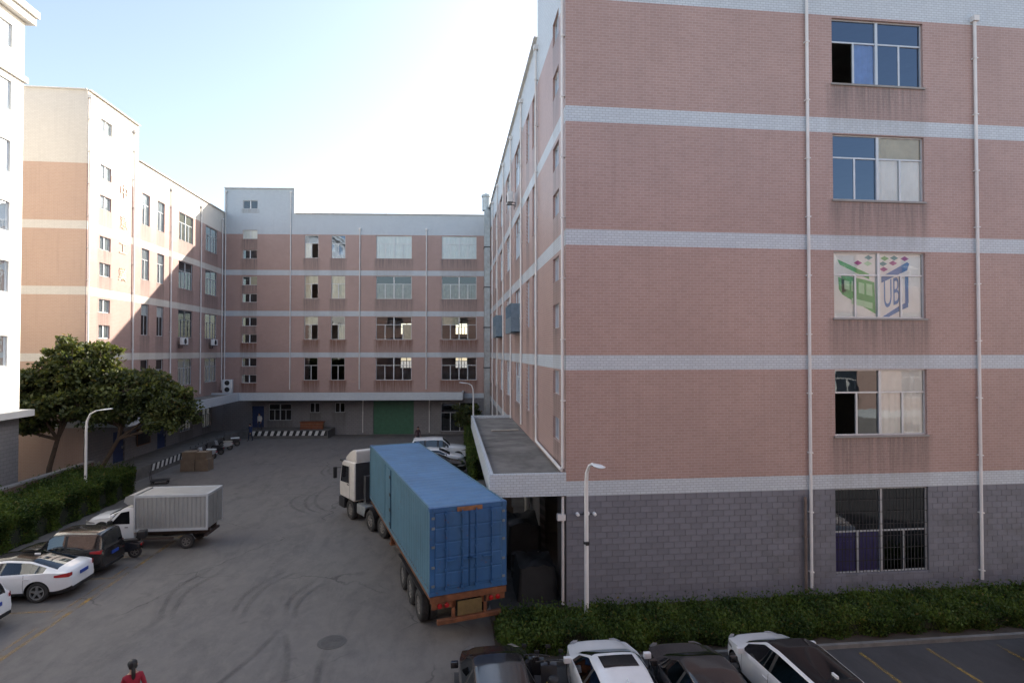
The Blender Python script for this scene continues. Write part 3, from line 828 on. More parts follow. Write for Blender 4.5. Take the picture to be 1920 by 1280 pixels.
M['gold'] = pm('faded_gold_letter', (0.70, 0.58, 0.42), 0.5, metal=0.0, var=0.3)
for ch, y, z in (('中', 43.35, 20.1), ('意', 43.35, 17.85), ('工', 43.3, 16.0), ('業', 43.25, 14.1)):
    me = text_mesh(ch, 'sign_character', M['gold'], lambda co, y=y, z=z: Vector((LX + 0.03 + co.z, y + co.x, z + co.y)), 1.0, 0.02)
    obj('sign_character', me, lb, W=True)
canopy(lb, fL, 0.0, 19.6, 2.62)
STRIPE = pm('white_stripe_paint', (0.62, 0.62, 0.6), 0.7, var=0.15, dirt=(0.3, 0.3, 0.3))
def dock(parent, fr, u0, u1, d, h=0.78, s0=None, s1=None, mat='dock'):
    b = MB(); fr.box(b, u0, u1, 0, h, -d, -.01); o = b.build('loading_dock', M[mat], parent, W=True)
    b = MB(); fr.box(b, s0, s1, h - .50, h + .004, -d - .012, -d - .001); k = b.build('dock_edge', M['black'], parent, W=True)
    u = s0 + .05
    while u < s1 - .3:
        q = MB(); t = 0.17
        q.hexa([fr.p(u, h - .48, -d - .02), fr.p(u + .3, h - .48, -d - .02), fr.p(u + .3, h - .48, -d - .013), fr.p(u, h - .48, -d - .013),
                fr.p(u + t, h - .02, -d - .02), fr.p(u + .3 + t, h - .02, -d - .02), fr.p(u + .3 + t, h - .02, -d - .013), fr.p(u + t, h - .02, -d - .013)])
        q.build('stripe', STRIPE, k, W=True); u += 0.62
    return o
dock(lb, fL, 1.2, 20, 2.58, s0=3.1, s1=9.0)

# ------------------------------------------------------------------ back factory wing
th = R(4.05)
fB = Frame((LX, 61.49), (math.cos(th), -math.sin(th)), (-math.sin(th), -math.cos(th)))
bk = root('factory_building', 'shaded pink back wing closing the far end of the yard', 'building', (LX, 61.49, 0))
bn, bw = [(8.28, 9.68), (11.05, 12.48)], [(15.7, 19.4), (22.55, 26.2)]
b_ops = [(1.9, 3.4, a, c) for a, c in STAIR[1:]]
for a, c in ROWS: b_ops += [(u0, u1, a, c) for u0, u1 in bn + bw]
bg_ops = [(15.45, 19.66, 0.02, 3.5), (22.5, 26.4, 0.3, 3.3), (3.0, 4.2, 0.8, 3.0), (4.7, 7.0, 1.5, 3.2), (8.9, 9.9, 2.3, 3.3), (11.5, 12.5, 2.3, 3.3)]
facade(bk, fB, 0, 27.35, [(0, 3.77, 'grey_wall')] + segs_for(), b_ops + bg_ops, 0.22, rust_rows=((5, 6), (9.5, 10.2)))
facade(bk, fB, 0, 7.2, [(23.05, 25.65, 'white_tile')], [(1.9, 3.4, *STAIR[0])])
# rear wall with windows, so that daylight shows through the lower storeys
fBr = Frame(tuple(fB.p(27.35, 0, 12)[:2]), (-math.cos(th), math.sin(th)), (math.sin(th), math.cos(th)))
rear = []
for a, c in ROWS[2:]: rear += [(27.35 - u0 - 2.2, 27.35 - u0 - .7, a + .9, c - .1) for u0, u1 in bw]
facade(bk, fBr, 0, 27.35, [(0, 23.05, 'pink')], rear)
for o in rear: window(bk, fBr, o, 'big', 'glass_clear')
b = MB()
for u in (0.0, 7.2): b.poly([fB.p(u, 23.05), fB.p(u, 23.05, 6), fB.p(u, 25.65, 6), fB.p(u, 25.65)])
b.poly([fB.p(0, 23.05, 6), fB.p(7.2, 23.05, 6), fB.p(7.2, 25.65, 6), fB.p(0, 25.65, 6)]); b.build('stair_tower_wall', M['white_paint'], bk, W=True)
slabs(bk, [fB.p(.02, 0, .25)[:2], fB.p(27.3, 0, .25)[:2], fB.p(27.3, 0, 11.9)[:2], fB.p(.02, 0, 11.9)[:2]], [0.1, 4.2, 8.45, 12.75, 17.0, 22.4], 'dock')
for (u_, h_) in ((7.9, 1.0), (10.9, .7), (16.5, .5)):
    b = MB(); b.tube([fB.p(u_, 22.3, 1.2), fB.p(u_, 23.05 + h_, 1.2)], .035, 8); b.build('vent_pipe', M['pipe'], bk, 40, W=True)
slabs(bk, [fB.p(.02, 0, .02)[:2], fB.p(7.18, 0, .02)[:2], fB.p(7.18, 0, 5.98)[:2], fB.p(.02, 0, 5.98)[:2]], [25.4], name='tower_roof')
b = MB(); fB.box(b, 0.1, 14.5, .3, 22, 5, 5.1); fB.box(b, 14.5, 27, 12.8, 22, 5, 5.1); fB.box(b, 20.6, 20.7, .3, 22, .3, 11.8); fB.box(b, 14.5, 27, .3, 4.0, 5, 5.1)
b.build('partition_wall', M['interior'], bk, W=True)
coping(bk, [fB.p(27.3, 0)[:2], fB.p(7.25, 0)[:2]], 23.05); coping(bk, [fB.p(7.2, 0)[:2], fB.p(0, 0)[:2]], 25.65)
for k, (a, c) in enumerate(STAIR): window(bk, fB, (1.9, 3.4, a, c), 'stair', 'glass_dark', 'alu_white', curtains={0: 'curtain', 1: 'curtain'} if k == 1 else ({1: 'curtain_warm'} if k == 3 else None))
for r, (a, c) in enumerate(ROWS):
    for k, (u0, u1) in enumerate(bn):
        window(bk, fB, (u0, u1, a, c), 'narrow', 'glass' if r == 0 else 'glass_dark', curtains={0: {1: 'curtain'}, 1: {0: 'curtain_warm', 1: 'curtain_warm'}, 2: {0: 'curtain_warm'}, 3: None}[r] if k == 0 else {0: None, 1: {0: 'curtain_warm', 1: 'curtain_warm', 2: 'curtain_warm'}, 2: {2: 'curtain_warm'}, 3: None}[r],
               openp={0: (2,), 1: (2,), 2: (2,), 3: ()}[r] if k == 0 else ((1,) if r == 2 else ()))
    for k, (u0, u1) in enumerate(bw):
        cur = {0: {i: 'curtain' for i in range(6)}, 1: {1: 'curtain_grey', 2: 'curtain_grey', 4: 'curtain_grey', 5: 'curtain_grey'}, 2: {5: 'curtain_warm'} if k == 0 else {0: 'curtain_warm'}, 3: {}}[r]
        window(bk, fB, (u0, u1, a, c), 'big', 'glass_clear' if r != 1 else 'glass_dark', 'alu_white', curtains=cur)
for o in (bg_ops[1], bg_ops[3], bg_ops[4], bg_ops[5]): window(bk, fB, o, 'big' if o[1] - o[0] > 2 else 'stair', 'glass_dark', bars=0.25 if o[1] - o[0] > 2 else None)
for u in (0.18, 6.85, 14.0, 20.95, 27.1): drain(bk, fB, u, 4.7 if u < 25 else .3, 21.4 if u > 7 else 25.2)
for u in (14.4, 21.3): drain(bk, fB, u, 0.2, 3.7, hopper=False)
M['green_shutter'] = pm('green_roller_shutter', (0.045, 0.15, 0.09), 0.5, var=0.15)
sh = MB(); fB.box(sh, 15.45, 19.66, .02, 3.5, .12, .16); so = sh.build('roller_shutter', M['green_shutter'], bk, W=True)
z = 0.05
while z < 3.4:
    q = MB(); fB.box(q, 15.5, 19.6, z, z + .15, .095, .119); q.build('slat', M['green_shutter'], so, W=True); z += .17
b = MB(); fB.box(b, 3.0, 4.2, .8, 3.0, .1, .15); b.build('door', M['blue_door'], bk, W=True)
canopy(bk, fB, 2.72, 24.9, 2.6, endA=False)
dock(bk, fB, 2.75, 11.5, 2.55, s0=3.9, s1=11.4)

# ------------------------------------------------------------------ white building at the left edge
wb = root('white_building', 'tall sunlit white building cut off by the left edge of the photo', 'building', (-23.0, 33.0, 0))
fW = Frame((-23.0, 33.0), (0, -1), (1, 0))
wz = [(24.6, 25.85), (21.3, 22.85), (18.05, 19.7), (14.95, 16.5), (11.75, 13.4), (7.9, 9.5)]
w_ops = [(u, u + 2.1, a, c) for u in (0.85, 4.8, 8.8, 12.8) for a, c in wz]
facade(wb, fW, 0, 18, [(0, 5.2, 'grey_wall'), (5.2, 26.5, 'white_paint')], w_ops, 0.3)
fWe = Frame((-23.0, 33.0), (-1, 0), (0, 1)); facade(wb, fWe, 0, 14, [(0, 5.2, 'grey_wall'), (5.2, 26.5, 'white_paint')], [])
fWn = Frame((-37.0, 15.0), (1, 0), (0, -1)); facade(wb, fWn, 0, 14, [(0, 26.5, 'white_paint')], [])
fWw = Frame((-37.0, 33.0), (0, -1), (-1, 0)); facade(wb, fWw, 0, 18, [(0, 26.5, 'white_paint')], [])
for o in w_ops: window(wb, fW, o, 'stair', 'glass', 'alu_white', curtains={0: 'curtain', 1: 'curtain'})
slabs(wb, [(-36.9, 15.1), (-23.3, 15.1), (-23.3, 32.9), (-36.9, 32.9)], [5.4, 7.2, 10.6, 14, 17.3, 20.6, 23.6, 26.3])
b = MB(); b.box(-28.1, -28, 15.2, 32.8, .2, 26); b.build('partition_wall', M['interior'], wb, W=True)
for (z0, z1, d) in ((26.5, 26.9, .35), (26.9, 27.25, .5), (23.2, 23.5, .14), (5.2, 5.55, .5)):
    b = MB(); b.box(-37, -23.0 + d, 15, 33.0 + min(d, .4), z0 + .003, z1); b.build('cornice', M['white_paint'], wb, W=True)

# low wall beside the left hedge
lw_ = root('garden_wall', 'low brown wall with a pale rail on top behind the left hedge', 'wall', (-22.6, 34, 0))
b = MB(); b.box(-22.75, -22.5, 26, 38.6, 0, 1.68); b.build('wall', pm('brown_render', (0.16, 0.11, 0.09), 0.9, var=0.2, dirt=(0.07, 0.055, 0.05)), lw_, W=True)
b = MB(); b.box(-22.79, -22.46, 25.98, 38.62, 1.682, 1.78); b.build('coping', M['slab'], lw_, W=True)

# ------------------------------------------------------------------ the building the view is taken from (its wall faces the right factory)
ob = root('opposite_building', 'pink tiled building facing the factory front, behind the viewer', 'building', (0, -0.8, 0))
fO = Frame((40, -0.8), (-1, 0), (0, 1))
o_ops = [(u, u + 3.4, z, z + 2.2) for u in range(3, 66, 7) for z in (1.2, 5.2, 9.4, 13.6) if not (37 < u + 1.7 < 43 and z == 5.2)]
facade(ob, fO, 0, 70, [(0, 3.8, 'grey_wall'), (3.8, 4.3, 'white_tile'), (4.3, 18.2, 'pink')], o_ops, .25)
for o in o_ops: window(ob, fO, o, 'big', 'glass', 'alu_white')
for q_ in (((40, -.8), (40, -14)), ((40, -14), (-30, -14)), ((-30, -14), (-30, -.8))):
    b = MB(); (xa, ya), (xb, yb) = q_; b.poly([(xa, ya, 0), (xb, yb, 0), (xb, yb, 18.2), (xa, ya, 18.2)]); b.build('wall', M['white_paint'], ob, W=True)
slabs(ob, [(-29.9, -13.9), (39.9, -13.9), (39.9, -1.1), (-29.9, -1.1)], [4.0, 8.2, 12.4, 17.6])

tag(sheet('darkened_strip', 1.35, 3.88, 19.05, 25.1, 0.006, pm('darkened_bay_floor', (0.035, 0.034, 0.034), 0.8, var=0.4, scale=1.5)), kind='structure')  # near-black sheet added to deepen the shade under the canopy
# ------------------------------------------------------------------ vehicles
def wheel(parent, x, y, r, w, rim='rim', spokes=5, rimr=0.70):
    """axis along y; the outer side faces away from y = 0"""
    s = 1 if y > 0 else -1
    b = MB(); h = w / 2
    b.lathe([(r * rimr, -h * .8), (r * rimr * 1.05, -h), (r * .9, -h), (r * .98, -h * .75), (r, -h * .4), (r, h * .4), (r * .98, h * .75), (r * .9, h), (r * rimr * 1.05, h), (r * rimr, h * .8)], (0, 0, 0), 'y', 28)
    t = b.build('wheel', M['rubber'], parent, 40); t.location = (x, y, r)
    b = MB(); q = r * rimr
    b.lathe([(q, -h * .7), (q, s * h * .80 if s > 0 else h * .7)], (0, 0, 0), 'y', 24)
    b.lathe([(q * .99, s * h * .2), (0.01, s * h * .2)], (0, 0, 0), 'y', 24, 1)
    b.lathe([(q, s * h * .86), (q * .86, s * h * .80), (q * .84, s * h * .5)], (0, 0, 0), 'y', 24)
    b.lathe([(q * .30, s * h * .3), (q * .28, s * h * .85), (0.005, s * h * .9)], (0, 0, 0), 'y', 16)
    for k in range(spokes):
        a = 2 * math.pi * k / spokes + .3
        c, d = math.cos(a), math.sin(a); n = Vector((-d, 0, c)); t0 = Vector((c, 0, d))
        wd0, wd1 = q * .16, q * .11
        p = []
        for yy in (s * h * .45, s * h * .82):
            p += [t0 * q * .2 - n * wd0, t0 * q * .95 - n * wd1, t0 * q * .95 + n * wd1, t0 * q * .2 + n * wd0]
            p[-4:] = [Vector((v.x, yy, v.z)) for v in p[-4:]]
        b.hexa(p)
    b.build('rim', [M[rim], M['black']], t, 35)
    return t

def smooth_fn(keys, rad=0.09):
    xs, ys = zip(*sorted(keys))
    def f(x):
        return float(np.mean([np.interp(x + d * rad, xs, ys) for d in (-1, -.5, 0, .5, 1)]))
    return f

CARS = {
 'jeep': dict(L=(-1.75, 1.75), top=[(-1.75, .9), (-1.71, 1.1), (-1.64, 1.58), (-1.5, 1.67), (-.3, 1.71), (.15, 1.67), (.58, 1.13), (1.4, 1.03), (1.68, .95), (1.75, .6)],
    belt=[(-1.75, .85), (-1.68, 1.06), (0, 1.02), (.6, 1.04), (1.4, .97), (1.68, .86), (1.75, .55)],
    wid=[(-1.75, .70), (-1.66, .76), (-1.3, .79), (0, .80), (1.2, .80), (1.6, .76), (1.75, .64)],
    rail=[(-1.75, .60), (-1.6, .62), (0, .62), (.15, .61), (.6, .72), (1.4, .70), (1.75, .55)],
    ws=(.17, .54), rw=(-1.72, -1.55), sg=(-1.5, .44), pil=[(-.45, -.35)], wheels=(-1.05, 1.12), wr=.35, roof=(-1.4, .1)),
 'sedan': dict(L=(-2.36, 2.36), top=[(-2.36, .72), (-2.30, .98), (-2.0, 1.05), (-1.92, 1.07), (-1.0, 1.36), (-.3, 1.43), (.42, 1.38), (1.28, 1.0), (2.05, .86), (2.28, .72), (2.36, .5)],
    belt=[(-2.36, .66), (-2.25, .93), (-1.7, .99), (0, .93), (1.2, .92), (2.05, .78), (2.28, .64), (2.36, .45)],
    wid=[(-2.36, .58), (-2.28, .72), (-2.0, .83), (-1.3, .90), (0, .91), (1.3, .90), (1.95, .82), (2.25, .66), (2.36, .48)],
    rail=[(-2.36, .40), (-2.2, .62), (-1.95, .67), (-1.0, .56), (0, .585), (.42, .565), (1.28, .73), (2.0, .66), (2.36, .38)],
    ws=(.42, 1.22), rw=(-1.88, -1.04), sg=(-1.55, 1.02), pil=[(-.16, -.06)], wheels=(-1.38, 1.42), wr=.345, roof=(-.7, .35)),
 'hatch': dict(L=(-2.05, 2.05), top=[(-2.05, .75), (-2.0, 1.0), (-1.78, 1.36), (-1.55, 1.46), (-.2, 1.51), (.30, 1.46), (1.15, 1.03), (1.8, .88), (2.0, .72), (2.05, .5)],
    belt=[(-2.05, .7), (-1.95, .98), (0, .95), (1.1, .93), (1.8, .8), (2.0, .65), (2.05, .45)],
    wid=[(-2.05, .62), (-1.95, .76), (-1.5, .86), (0, .89), (1.2, .88), (1.75, .80), (1.98, .62), (2.05, .48)],
    rail=[(-2.05, .48), (-1.9, .60), (-1.5, .58), (0, .60), (.3, .58), (1.15, .72), (1.75, .64), (2.05, .36)],
    ws=(.30, 1.08), rw=(-1.97, -1.62), sg=(-1.45, .90), pil=[(-.3, -.2)], wheels=(-1.25, 1.3), wr=.32, roof=(-1.45, .28)),
 'suv': dict(L=(-2.3, 2.3), top=[(-2.3, .9), (-2.26, 1.12), (-2.16, 1.62), (-2.0, 1.74), (-.4, 1.80), (.25, 1.76), (.86, 1.20), (1.8, 1.08), (2.2, .98), (2.3, .6)],
    belt=[(-2.3, .85), (-2.22, 1.08), (0, 1.06), (.9, 1.08), (1.8, 1.0), (2.2, .88), (2.3, .55)],
    wid=[(-2.3, .78), (-2.2, .86), (-1.7, .92), (0, .93), (1.4, .92), (2.1, .84), (2.3, .70)],
    rail=[(-2.3, .66), (-2.15, .70), (0, .70), (.25, .69), (.9, .80), (1.8, .78), (2.3, .6)],
    ws=(.25, .82), rw=(-2.27, -2.06), sg=(-2.02, .70), pil=[(-.2, -.08), (-1.2, -1.1)], wheels=(-1.38, 1.42), wr=.37, roof=(-1.9, .2)),
}
_car_cache = {}
def car_meshes(kind, roof_dark=False):
    key = (kind, roof_dark)
    if key in _car_cache: return _car_cache[key]
    K = CARS[kind]
    top, belt, wid, rail = (smooth_fn(K[k], .05 if k in ('wid', 'belt') else .06) for k in ('top', 'belt', 'wid', 'rail'))
    x0, x1 = K['L']
    xs = set(np.linspace(x0, x1, 64).round(3))
    for a, c in [K['ws'], K['rw'], K['sg'], K['roof']] + K['pil']: xs |= {a, c}
    xs = sorted(xs)
    rings = []
    for x in xs:
        zt, zb_, w, rl = top(x), belt(x), wid(x), rail(x)
        e = max(0, (abs(x) - (x1 - .5)) / .5); zlow = .20 + .10 * e * e
        zb_ = min(zb_, zt - .01); rl = min(rl, w * .97)
        zr = max(zb_ + .005, zt - .065); mid = (zlow + zb_) * .5 + .05
        lerp = lambda p, q, t: (p[0] + (q[0] - p[0]) * t, p[1] + (q[1] - p[1]) * t)
        P6, P9 = (w * .985, zb_), (rl, zr)
        P11 = (rl * .80, zt - .012)
        h = [(0, zlow), (.8 * w, zlow), (.95 * w, zlow + .05), (w + .005, zlow + .16), (w + .02, mid), (w, zb_ - .09), P6, lerp(P6, P9, .09), lerp(P6, P9, .91), P9, lerp(P9, P11, .3), P11, (rl * .4, zt), (0, zt + .004)]
        rings.append([(x, y, z) for y, z in h] + [(x, -y, z) for y, z in reversed(h[1:-1])])
    n = len(rings[0]); nh = 14
    v = [p for r in rings for p in r]; f, mi = [], []
    for i in range(len(rings) - 1):
        xm = (xs[i] + xs[i + 1]) / 2
        for k in range(n):
            kk = k if k < nh - 1 else n - 1 - k
            f.append((i * n + k, i * n + (k + 1) % n, (i + 1) * n + (k + 1) % n, (i + 1) * n + k))
            m = 0
            gh = rings[i][9][2] - rings[i][6][2]
            if kk == 7 and K['sg'][0] < xm < K['sg'][1] and gh > .06:
                m = 2 if any(a < xm < c for a, c in K['pil']) else 1
            elif kk >= 10 and (K['ws'][0] < xm < K['ws'][1] or K['rw'][0] < xm < K['rw'][1]): m = 1
            elif kk >= 10 and roof_dark and K['rw'][1] < xm < K['ws'][0]: m = 3
            elif kk <= 2: m = 2
            mi.append(m)
    f.append(tuple(range(n))); mi.append(0)
    f.append(tuple(reversed(range((len(rings) - 1) * n, len(rings) * n)))); mi.append(0)
    me = bpy.data.meshes.new('car_shell'); me.from_pydata(v, [], f)
    dummies = [M['black'], M['glass_car'], M['black'], M['black']]
    for d in dummies: me.materials.append(d)
    me.polygons.foreach_set('material_index', mi)
    fix_normals(me)
    # wheel arches
    cb = MB()
    for wx in K['wheels']:
        for s in (-1, 1):
            ya, yb = (.52, 1.3) if s > 0 else (-1.3, -.52)
            nn = 28; rr = K['wr'] * 1.17
            ring = [(wx + rr * math.cos(2 * math.pi * k / nn), K['wr'] + rr * math.sin(2 * math.pi * k / nn)) for k in range(nn)]
            cb.prism(ring, ya, yb, 2)
    cme = cb.mesh('cut', dummies); fix_normals(cme)
    a = bpy.data.objects.new('a', me); c = bpy.data.objects.new('c', cme); COL.objects.link(a); COL.objects.link(c)
    md = a.modifiers.new('b', 'BOOLEAN'); md.object = c; md.operation = 'DIFFERENCE'; md.solver = 'EXACT'
    bpy.context.view_layer.update()
    full = bpy.data.meshes.new_from_object(a.evaluated_get(bpy.context.evaluated_depsgraph_get()))
    bpy.data.objects.remove(a); bpy.data.objects.remove(c)
    out = {'body': [], 'glass': [], 'trim': [], 'roof': []}
    def take(pred, name):
        bm = bmesh.new(); bm.from_mesh(full)
        bmesh.ops.delete(bm, geom=[q for q in bm.faces if not pred(q)], context='FACES')
        if not bm.faces: bm.free(); return None
        m2 = bpy.data.meshes.new(name); bm.to_mesh(m2); bm.free()
        m2.polygons.foreach_set('use_smooth', [True] * len(m2.polygons)); m2.set_sharp_from_angle(angle=R(38))
        m2.polygons.foreach_set('material_index', [0] * len(m2.polygons)); m2.materials.clear()
        return m2
    out['body'] = take(lambda q: q.material_index == 0, 'body')
    out['trim'] = take(lambda q: q.material_index == 2, 'trim')
    out['roof'] = take(lambda q: q.material_index == 3, 'roof_panel')
    # each pane of glass
    bm = bmesh.new(); bm.from_mesh(full); bm.faces.ensure_lookup_table()
    left = {q.index for q in bm.faces if q.material_index == 1}; isl = []
    while left:
        st = [left.pop()]; cur = set(st)
        while st:
            q = bm.faces[st.pop()]
            for e in q.edges:
                for nb in e.link_faces:
                    if nb.index in left: left.remove(nb.index); cur.add(nb.index); st.append(nb.index)
        isl.append(cur)
    bm.free()
    for cur in isl:
        m2 = take(lambda q: q.index in cur, 'window')
        if m2: m2.materials.append(M['glass_car']); out['glass'].append(m2)
    out['trim'].materials.append(M['black'])
    if out['roof']: out['roof'].materials.append(M['roof_glass'])
    # seats and floor, so that the cabin is not empty
    _car_cache[key] = out
    return out
M['roof_glass'] = pm('dark_roof_glass', (0.010, 0.011, 0.013), 0.12, spec=0.3)
M['seat'] = pm('car_seat', (0.10, 0.085, 0.07), 0.8)
PAINT = {'white': paint_mat('white_car_paint', (0.72, 0.74, 0.76)), 'black': paint_mat('black_car_paint', (0.012, 0.012, 0.014), 0.22), 'brown': paint_mat('black_brown_car_paint', (0.022, 0.017, 0.014), 0.2, 0.2),
         'silver': paint_mat('silver_car_paint', (0.45, 0.47, 0.49), 0.3), 'red': paint_mat('red_car_paint', (0.25, 0.02, 0.02)), 'blue': paint_mat('dark_blue_paint', (0.02, 0.035, 0.09))}

def car(label, kind, paint, loc, rz, group, name='parked_car', roof_dark=False, rim='rim', sunroof=False, spare=False):
    K = CARS[kind]; G = car_meshes(kind, roof_dark)
    c = root(name, label, 'car', (loc[0], loc[1], 0.004), rz, group)
    bm_ = G['body'].copy(); bm_.materials.append(PAINT[paint]); body = obj('body', bm_, c)
    obj('trim', G['trim'], c)
    if G['roof']: obj('roof_panel', G['roof'], c)
    for g in G['glass']: obj('window', g, c)
    for wx in K['wheels']:
        for s in (-1, 1): wheel(c, wx, s * (wid_at(K, wx) - .10), K['wr'], .21, rim)
    x0, x1 = K['L']
    belt, wid, top, rail = (smooth_fn(K[k], .05) for k in ('belt', 'wid', 'top', 'rail'))
    # lamps wrapped round the corners: strips of the body surface pushed out by a few millimetres
    def wrap(nm, xa, xb, za, zb, s, mat):
        b = MB(); n = 8; pts = []
        for i in range(n + 1):
            x = xa + (xb - xa) * i / n; w = wid(x) + .012
            t = 1 - .55 * i / n if nm == 'tail_lamp' else 1 - .5 * i / n
            zc = (za + zb) / 2; hh = (zb - za) / 2 * t
            pts.append([(x, s * w, zc - hh), (x, s * (w - .012), zc + hh)])
        for i in range(n):
            (a0, a1), (b0, b1) = pts[i], pts[i + 1]
            b.poly([a0, b0, b1, a1] if s > 0 else [a0, a1, b1, b0])
        # round the end
        (a0, a1) = pts[0]; xe = xa + (-.03 if nm == 'tail_lamp' else .03)
        b.poly([(xe, s * (abs(a0[1]) - .12), a0[2] + .02), a0, a1, (xe, s * (abs(a1[1]) - .12), a1[2] - .02)])
        me = b.mesh(nm, mat); obj(nm, me, c)
    zr = belt(x0 + .25)
    for s in (-1, 1):
        wrap('tail_lamp', x0 + .06, x0 + .46, zr - .16, zr - .01, s, M['red_lamp'])
        zf = belt(x1 - .3)
        wrap('headlamp', x1 - .05, x1 - .6, zf - .14, zf - .02, s, M['lamp_clear'])
        b = MB(); mx = K['ws'][1] - .32; w = wid(mx)
        b.cbox(mx - .06, mx + .06, s * (w + .03) if s > 0 else -(w + .22), w + .22 if s > 0 else -(w + .03), belt(mx) - .0, belt(mx) + .15, .03)
        m_ = b.build('mirror', PAINT[paint], c, 50)
        for hx in (-.05, -.95 if kind != 'hatch' else -.85):
            b = MB(); w = wid(hx); b.cbox(hx - .2, hx, *sorted((s * (w - .005), s * (w + .03))), belt(hx) - .15, belt(hx) - .12, .008); b.build('door_handle', PAINT[paint], c)
    for s in (-1, 1):
        for sx in ((K['ws'][1] - .18), (K['pil'][0][0] + .05), max(K['sg'][0] + .22, K['wheels'][0] + .42)):
            w = wid(sx); zb_ = belt(sx); zl = .20; mid = (zl + zb_) * .5 + .05
            q = [(w + .008, zl + .16), (w + .0235, mid), (w + .0035, zb_ - .09), (w * .985 + .004, zb_)]
            b = MB()
            for (ya, za), (yb, zb2) in zip(q, q[1:]): b.poly([(sx - .006, s * ya, za), (sx + .006, s * ya, za), (sx + .006, s * yb, zb2), (sx - .006, s * yb, zb2)])
            b.build('door_seam', M['black'], c)
    b = MB(); b.cbox(x0 - .045, x0 - .015, -.22, .22, .72 if kind != 'suv' else .80, .84 if kind != 'suv' else .92, .008); b.build('number_plate', M['plate_blue'], c)
    b = MB(); b.cbox(x0 - .03, x0 + .25, -.62, .62, .30, .42, .03); b.build('rear_bumper', M['black'], c, 40)
    b = MB(); b.cbox(x1 - .22, x1 + .025, -.40, .40, .34, .52, .03); b.build('grille', M['black'], c, 40)
    if sunroof:
        b = MB(); xs_ = np.linspace(-.30, .26, 7)
        for xa, xb in zip(xs_, xs_[1:]):
            ys_ = (-.42, -.22, 0, .22, .42)
            zf_ = lambda x, y: top(x) + .012 - .02 * (abs(y) / .42) ** 2 * .5
            for ya, yb in zip(ys_, ys_[1:]): b.poly([(xa, ya, zf_(xa, ya)), (xb, ya, zf_(xb, ya)), (xb, yb, zf_(xb, yb)), (xa, yb, zf_(xa, yb))])
        b.build('sunroof', M['roof_glass'], c)
    b = MB(); b.cbox(K['rw'][1] + .12, K['rw'][1] + .3, -.025, .025, top(K['rw'][1] + .2) - .01, top(K['rw'][1] + .2) + .06, .01); b.build('aerial', PAINT[paint], c)
    b = MB()
    for sx in (.25, -.75):
        for s in (-.36, .36):
            b.cbox(sx - .25, sx + .25, s - .24, s + .24, .35, .55, .05); b.cbox(sx - .32, sx - .18, s - .22, s + .22, .5, 1.05, .05); b.cbox(sx - .30, sx - .2, s - .12, s + .12, 1.08, 1.25, .03)
    b.cbox(.80, 1.0, -.7, .7, .6, .9, .05)
    b.build('seats', M['seat'], c, 40)
    if spare:
        b = MB(); b.lathe([(0.0, x0 - .26), (.30, x0 - .26), (.36, x0 - .22), (.37, x0 - .08), (.3, x0 - .02), (0, x0 - .02)], (0, 0, .98), 'x', 24); b.build('spare_wheel', M['black'], c, 40)
    return c
def wid_at(K, x): return smooth_fn(K['wid'], .05)(x)

PK = 'cars parked nose to the left hedge'
car('white sedan with dark glass parked beside the black off-roader, rear wheel in full view', 'sedan', 'white', (-15.62, 22.2), R(180.5), PK, roof_dark=True)
car('white car at the bottom left corner, only its tail end in the photo', 'hatch', 'white', (-16.1, 19.3), R(180), PK)
car('glossy black compact off-roader between the white sedan and the box truck', 'jeep', 'black', (-15.05, 24.2), R(180), PK, rim='rim_grey')
car('white car nosing out beyond the silver box truck, by the hedge', 'sedan', 'white', (-14.75, 29.3), R(180), PK)
PR = 'cars parked nose to the right hedge'
car('black car at the bottom, leftmost of those facing the right hedge', 'hatch', 'black', (1.12, 13.35), R(91), PR)
car('white sedan with a sunroof between two black cars at the bottom', 'sedan', 'white', (3.93, 13.12), R(90), PR, sunroof=True)
car('black sedan between two white cars at the bottom', 'sedan', 'black', (6.0, 12.75), R(88.5), PR)
car('white hatchback with black glass roof parked facing the right hedge', 'hatch', 'white', (8.45, 13.25), R(92), PR, roof_dark=True)
car('white car just showing at the right edge below the hedge', 'sedan', 'white', (17.3, 12.4), R(90), PR)
PF = 'cars parked under the far end of the right building'
car('white off-roader parked beyond the container near the back building', 'suv', 'white', (-0.9, 45.9), R(2), PF)
car('white sedan half hidden by the container, in front of the white off-roader', 'sedan', 'white', (-1.3, 43.2), R(0), PF)
car('black sedan half hidden by the container roof', 'sedan', 'black', (-1.3, 40.7), R(0), PF)

# ---- mini box truck
bt = root('box_truck', 'small white truck with a silver ribbed box body parked by the left hedge', 'truck', (-13.15, 27.2, 0.004), R(180))
M['box_silver'] = pm('silver_box_panel', (0.40, 0.41, 0.41), 0.42, metal=0.55, var=0.07, scale=1.2, dirt=(0.25, 0.23, 0.21), dirt_amt=0.4)
# local x forward (towards the hedge); box x -2.45..0.55, half width .8
b = MB(); b.box(-2.45, .55, -.78, .78, .86, 2.36); box_o = b.build('box_body', M['box_silver'], bt)
for s in (-1, 1):
    x = -2.36
    while x < .5:
        q = MB(); y0, y1 = sorted((s * .781, s * .806))
        q.hexa([(x, s * .781, .93), (x + .13, s * .781, .93), (x + .105, s * .806, .93), (x + .025, s * .806, .93), (x, s * .781, 2.28), (x + .13, s * .781, 2.28), (x + .105, s * .806, 2.28), (x + .025, s * .806, 2.28)])
        q.build('rib', M['box_silver'], box_o); x += .183
b = MB()
for s in (-1, 1):
    b.box(-2.48, .58, *sorted((s * .77, s * .83)), 2.29, 2.40); b.box(-2.48, .58, *sorted((s * .77, s * .83)), .82, .925)
    b.box(-2.49, -2.41, *sorted((s * .76, s * .835)), .925, 2.29); b.box(.52, .585, *sorted((s * .76, s * .835)), .925, 2.29)
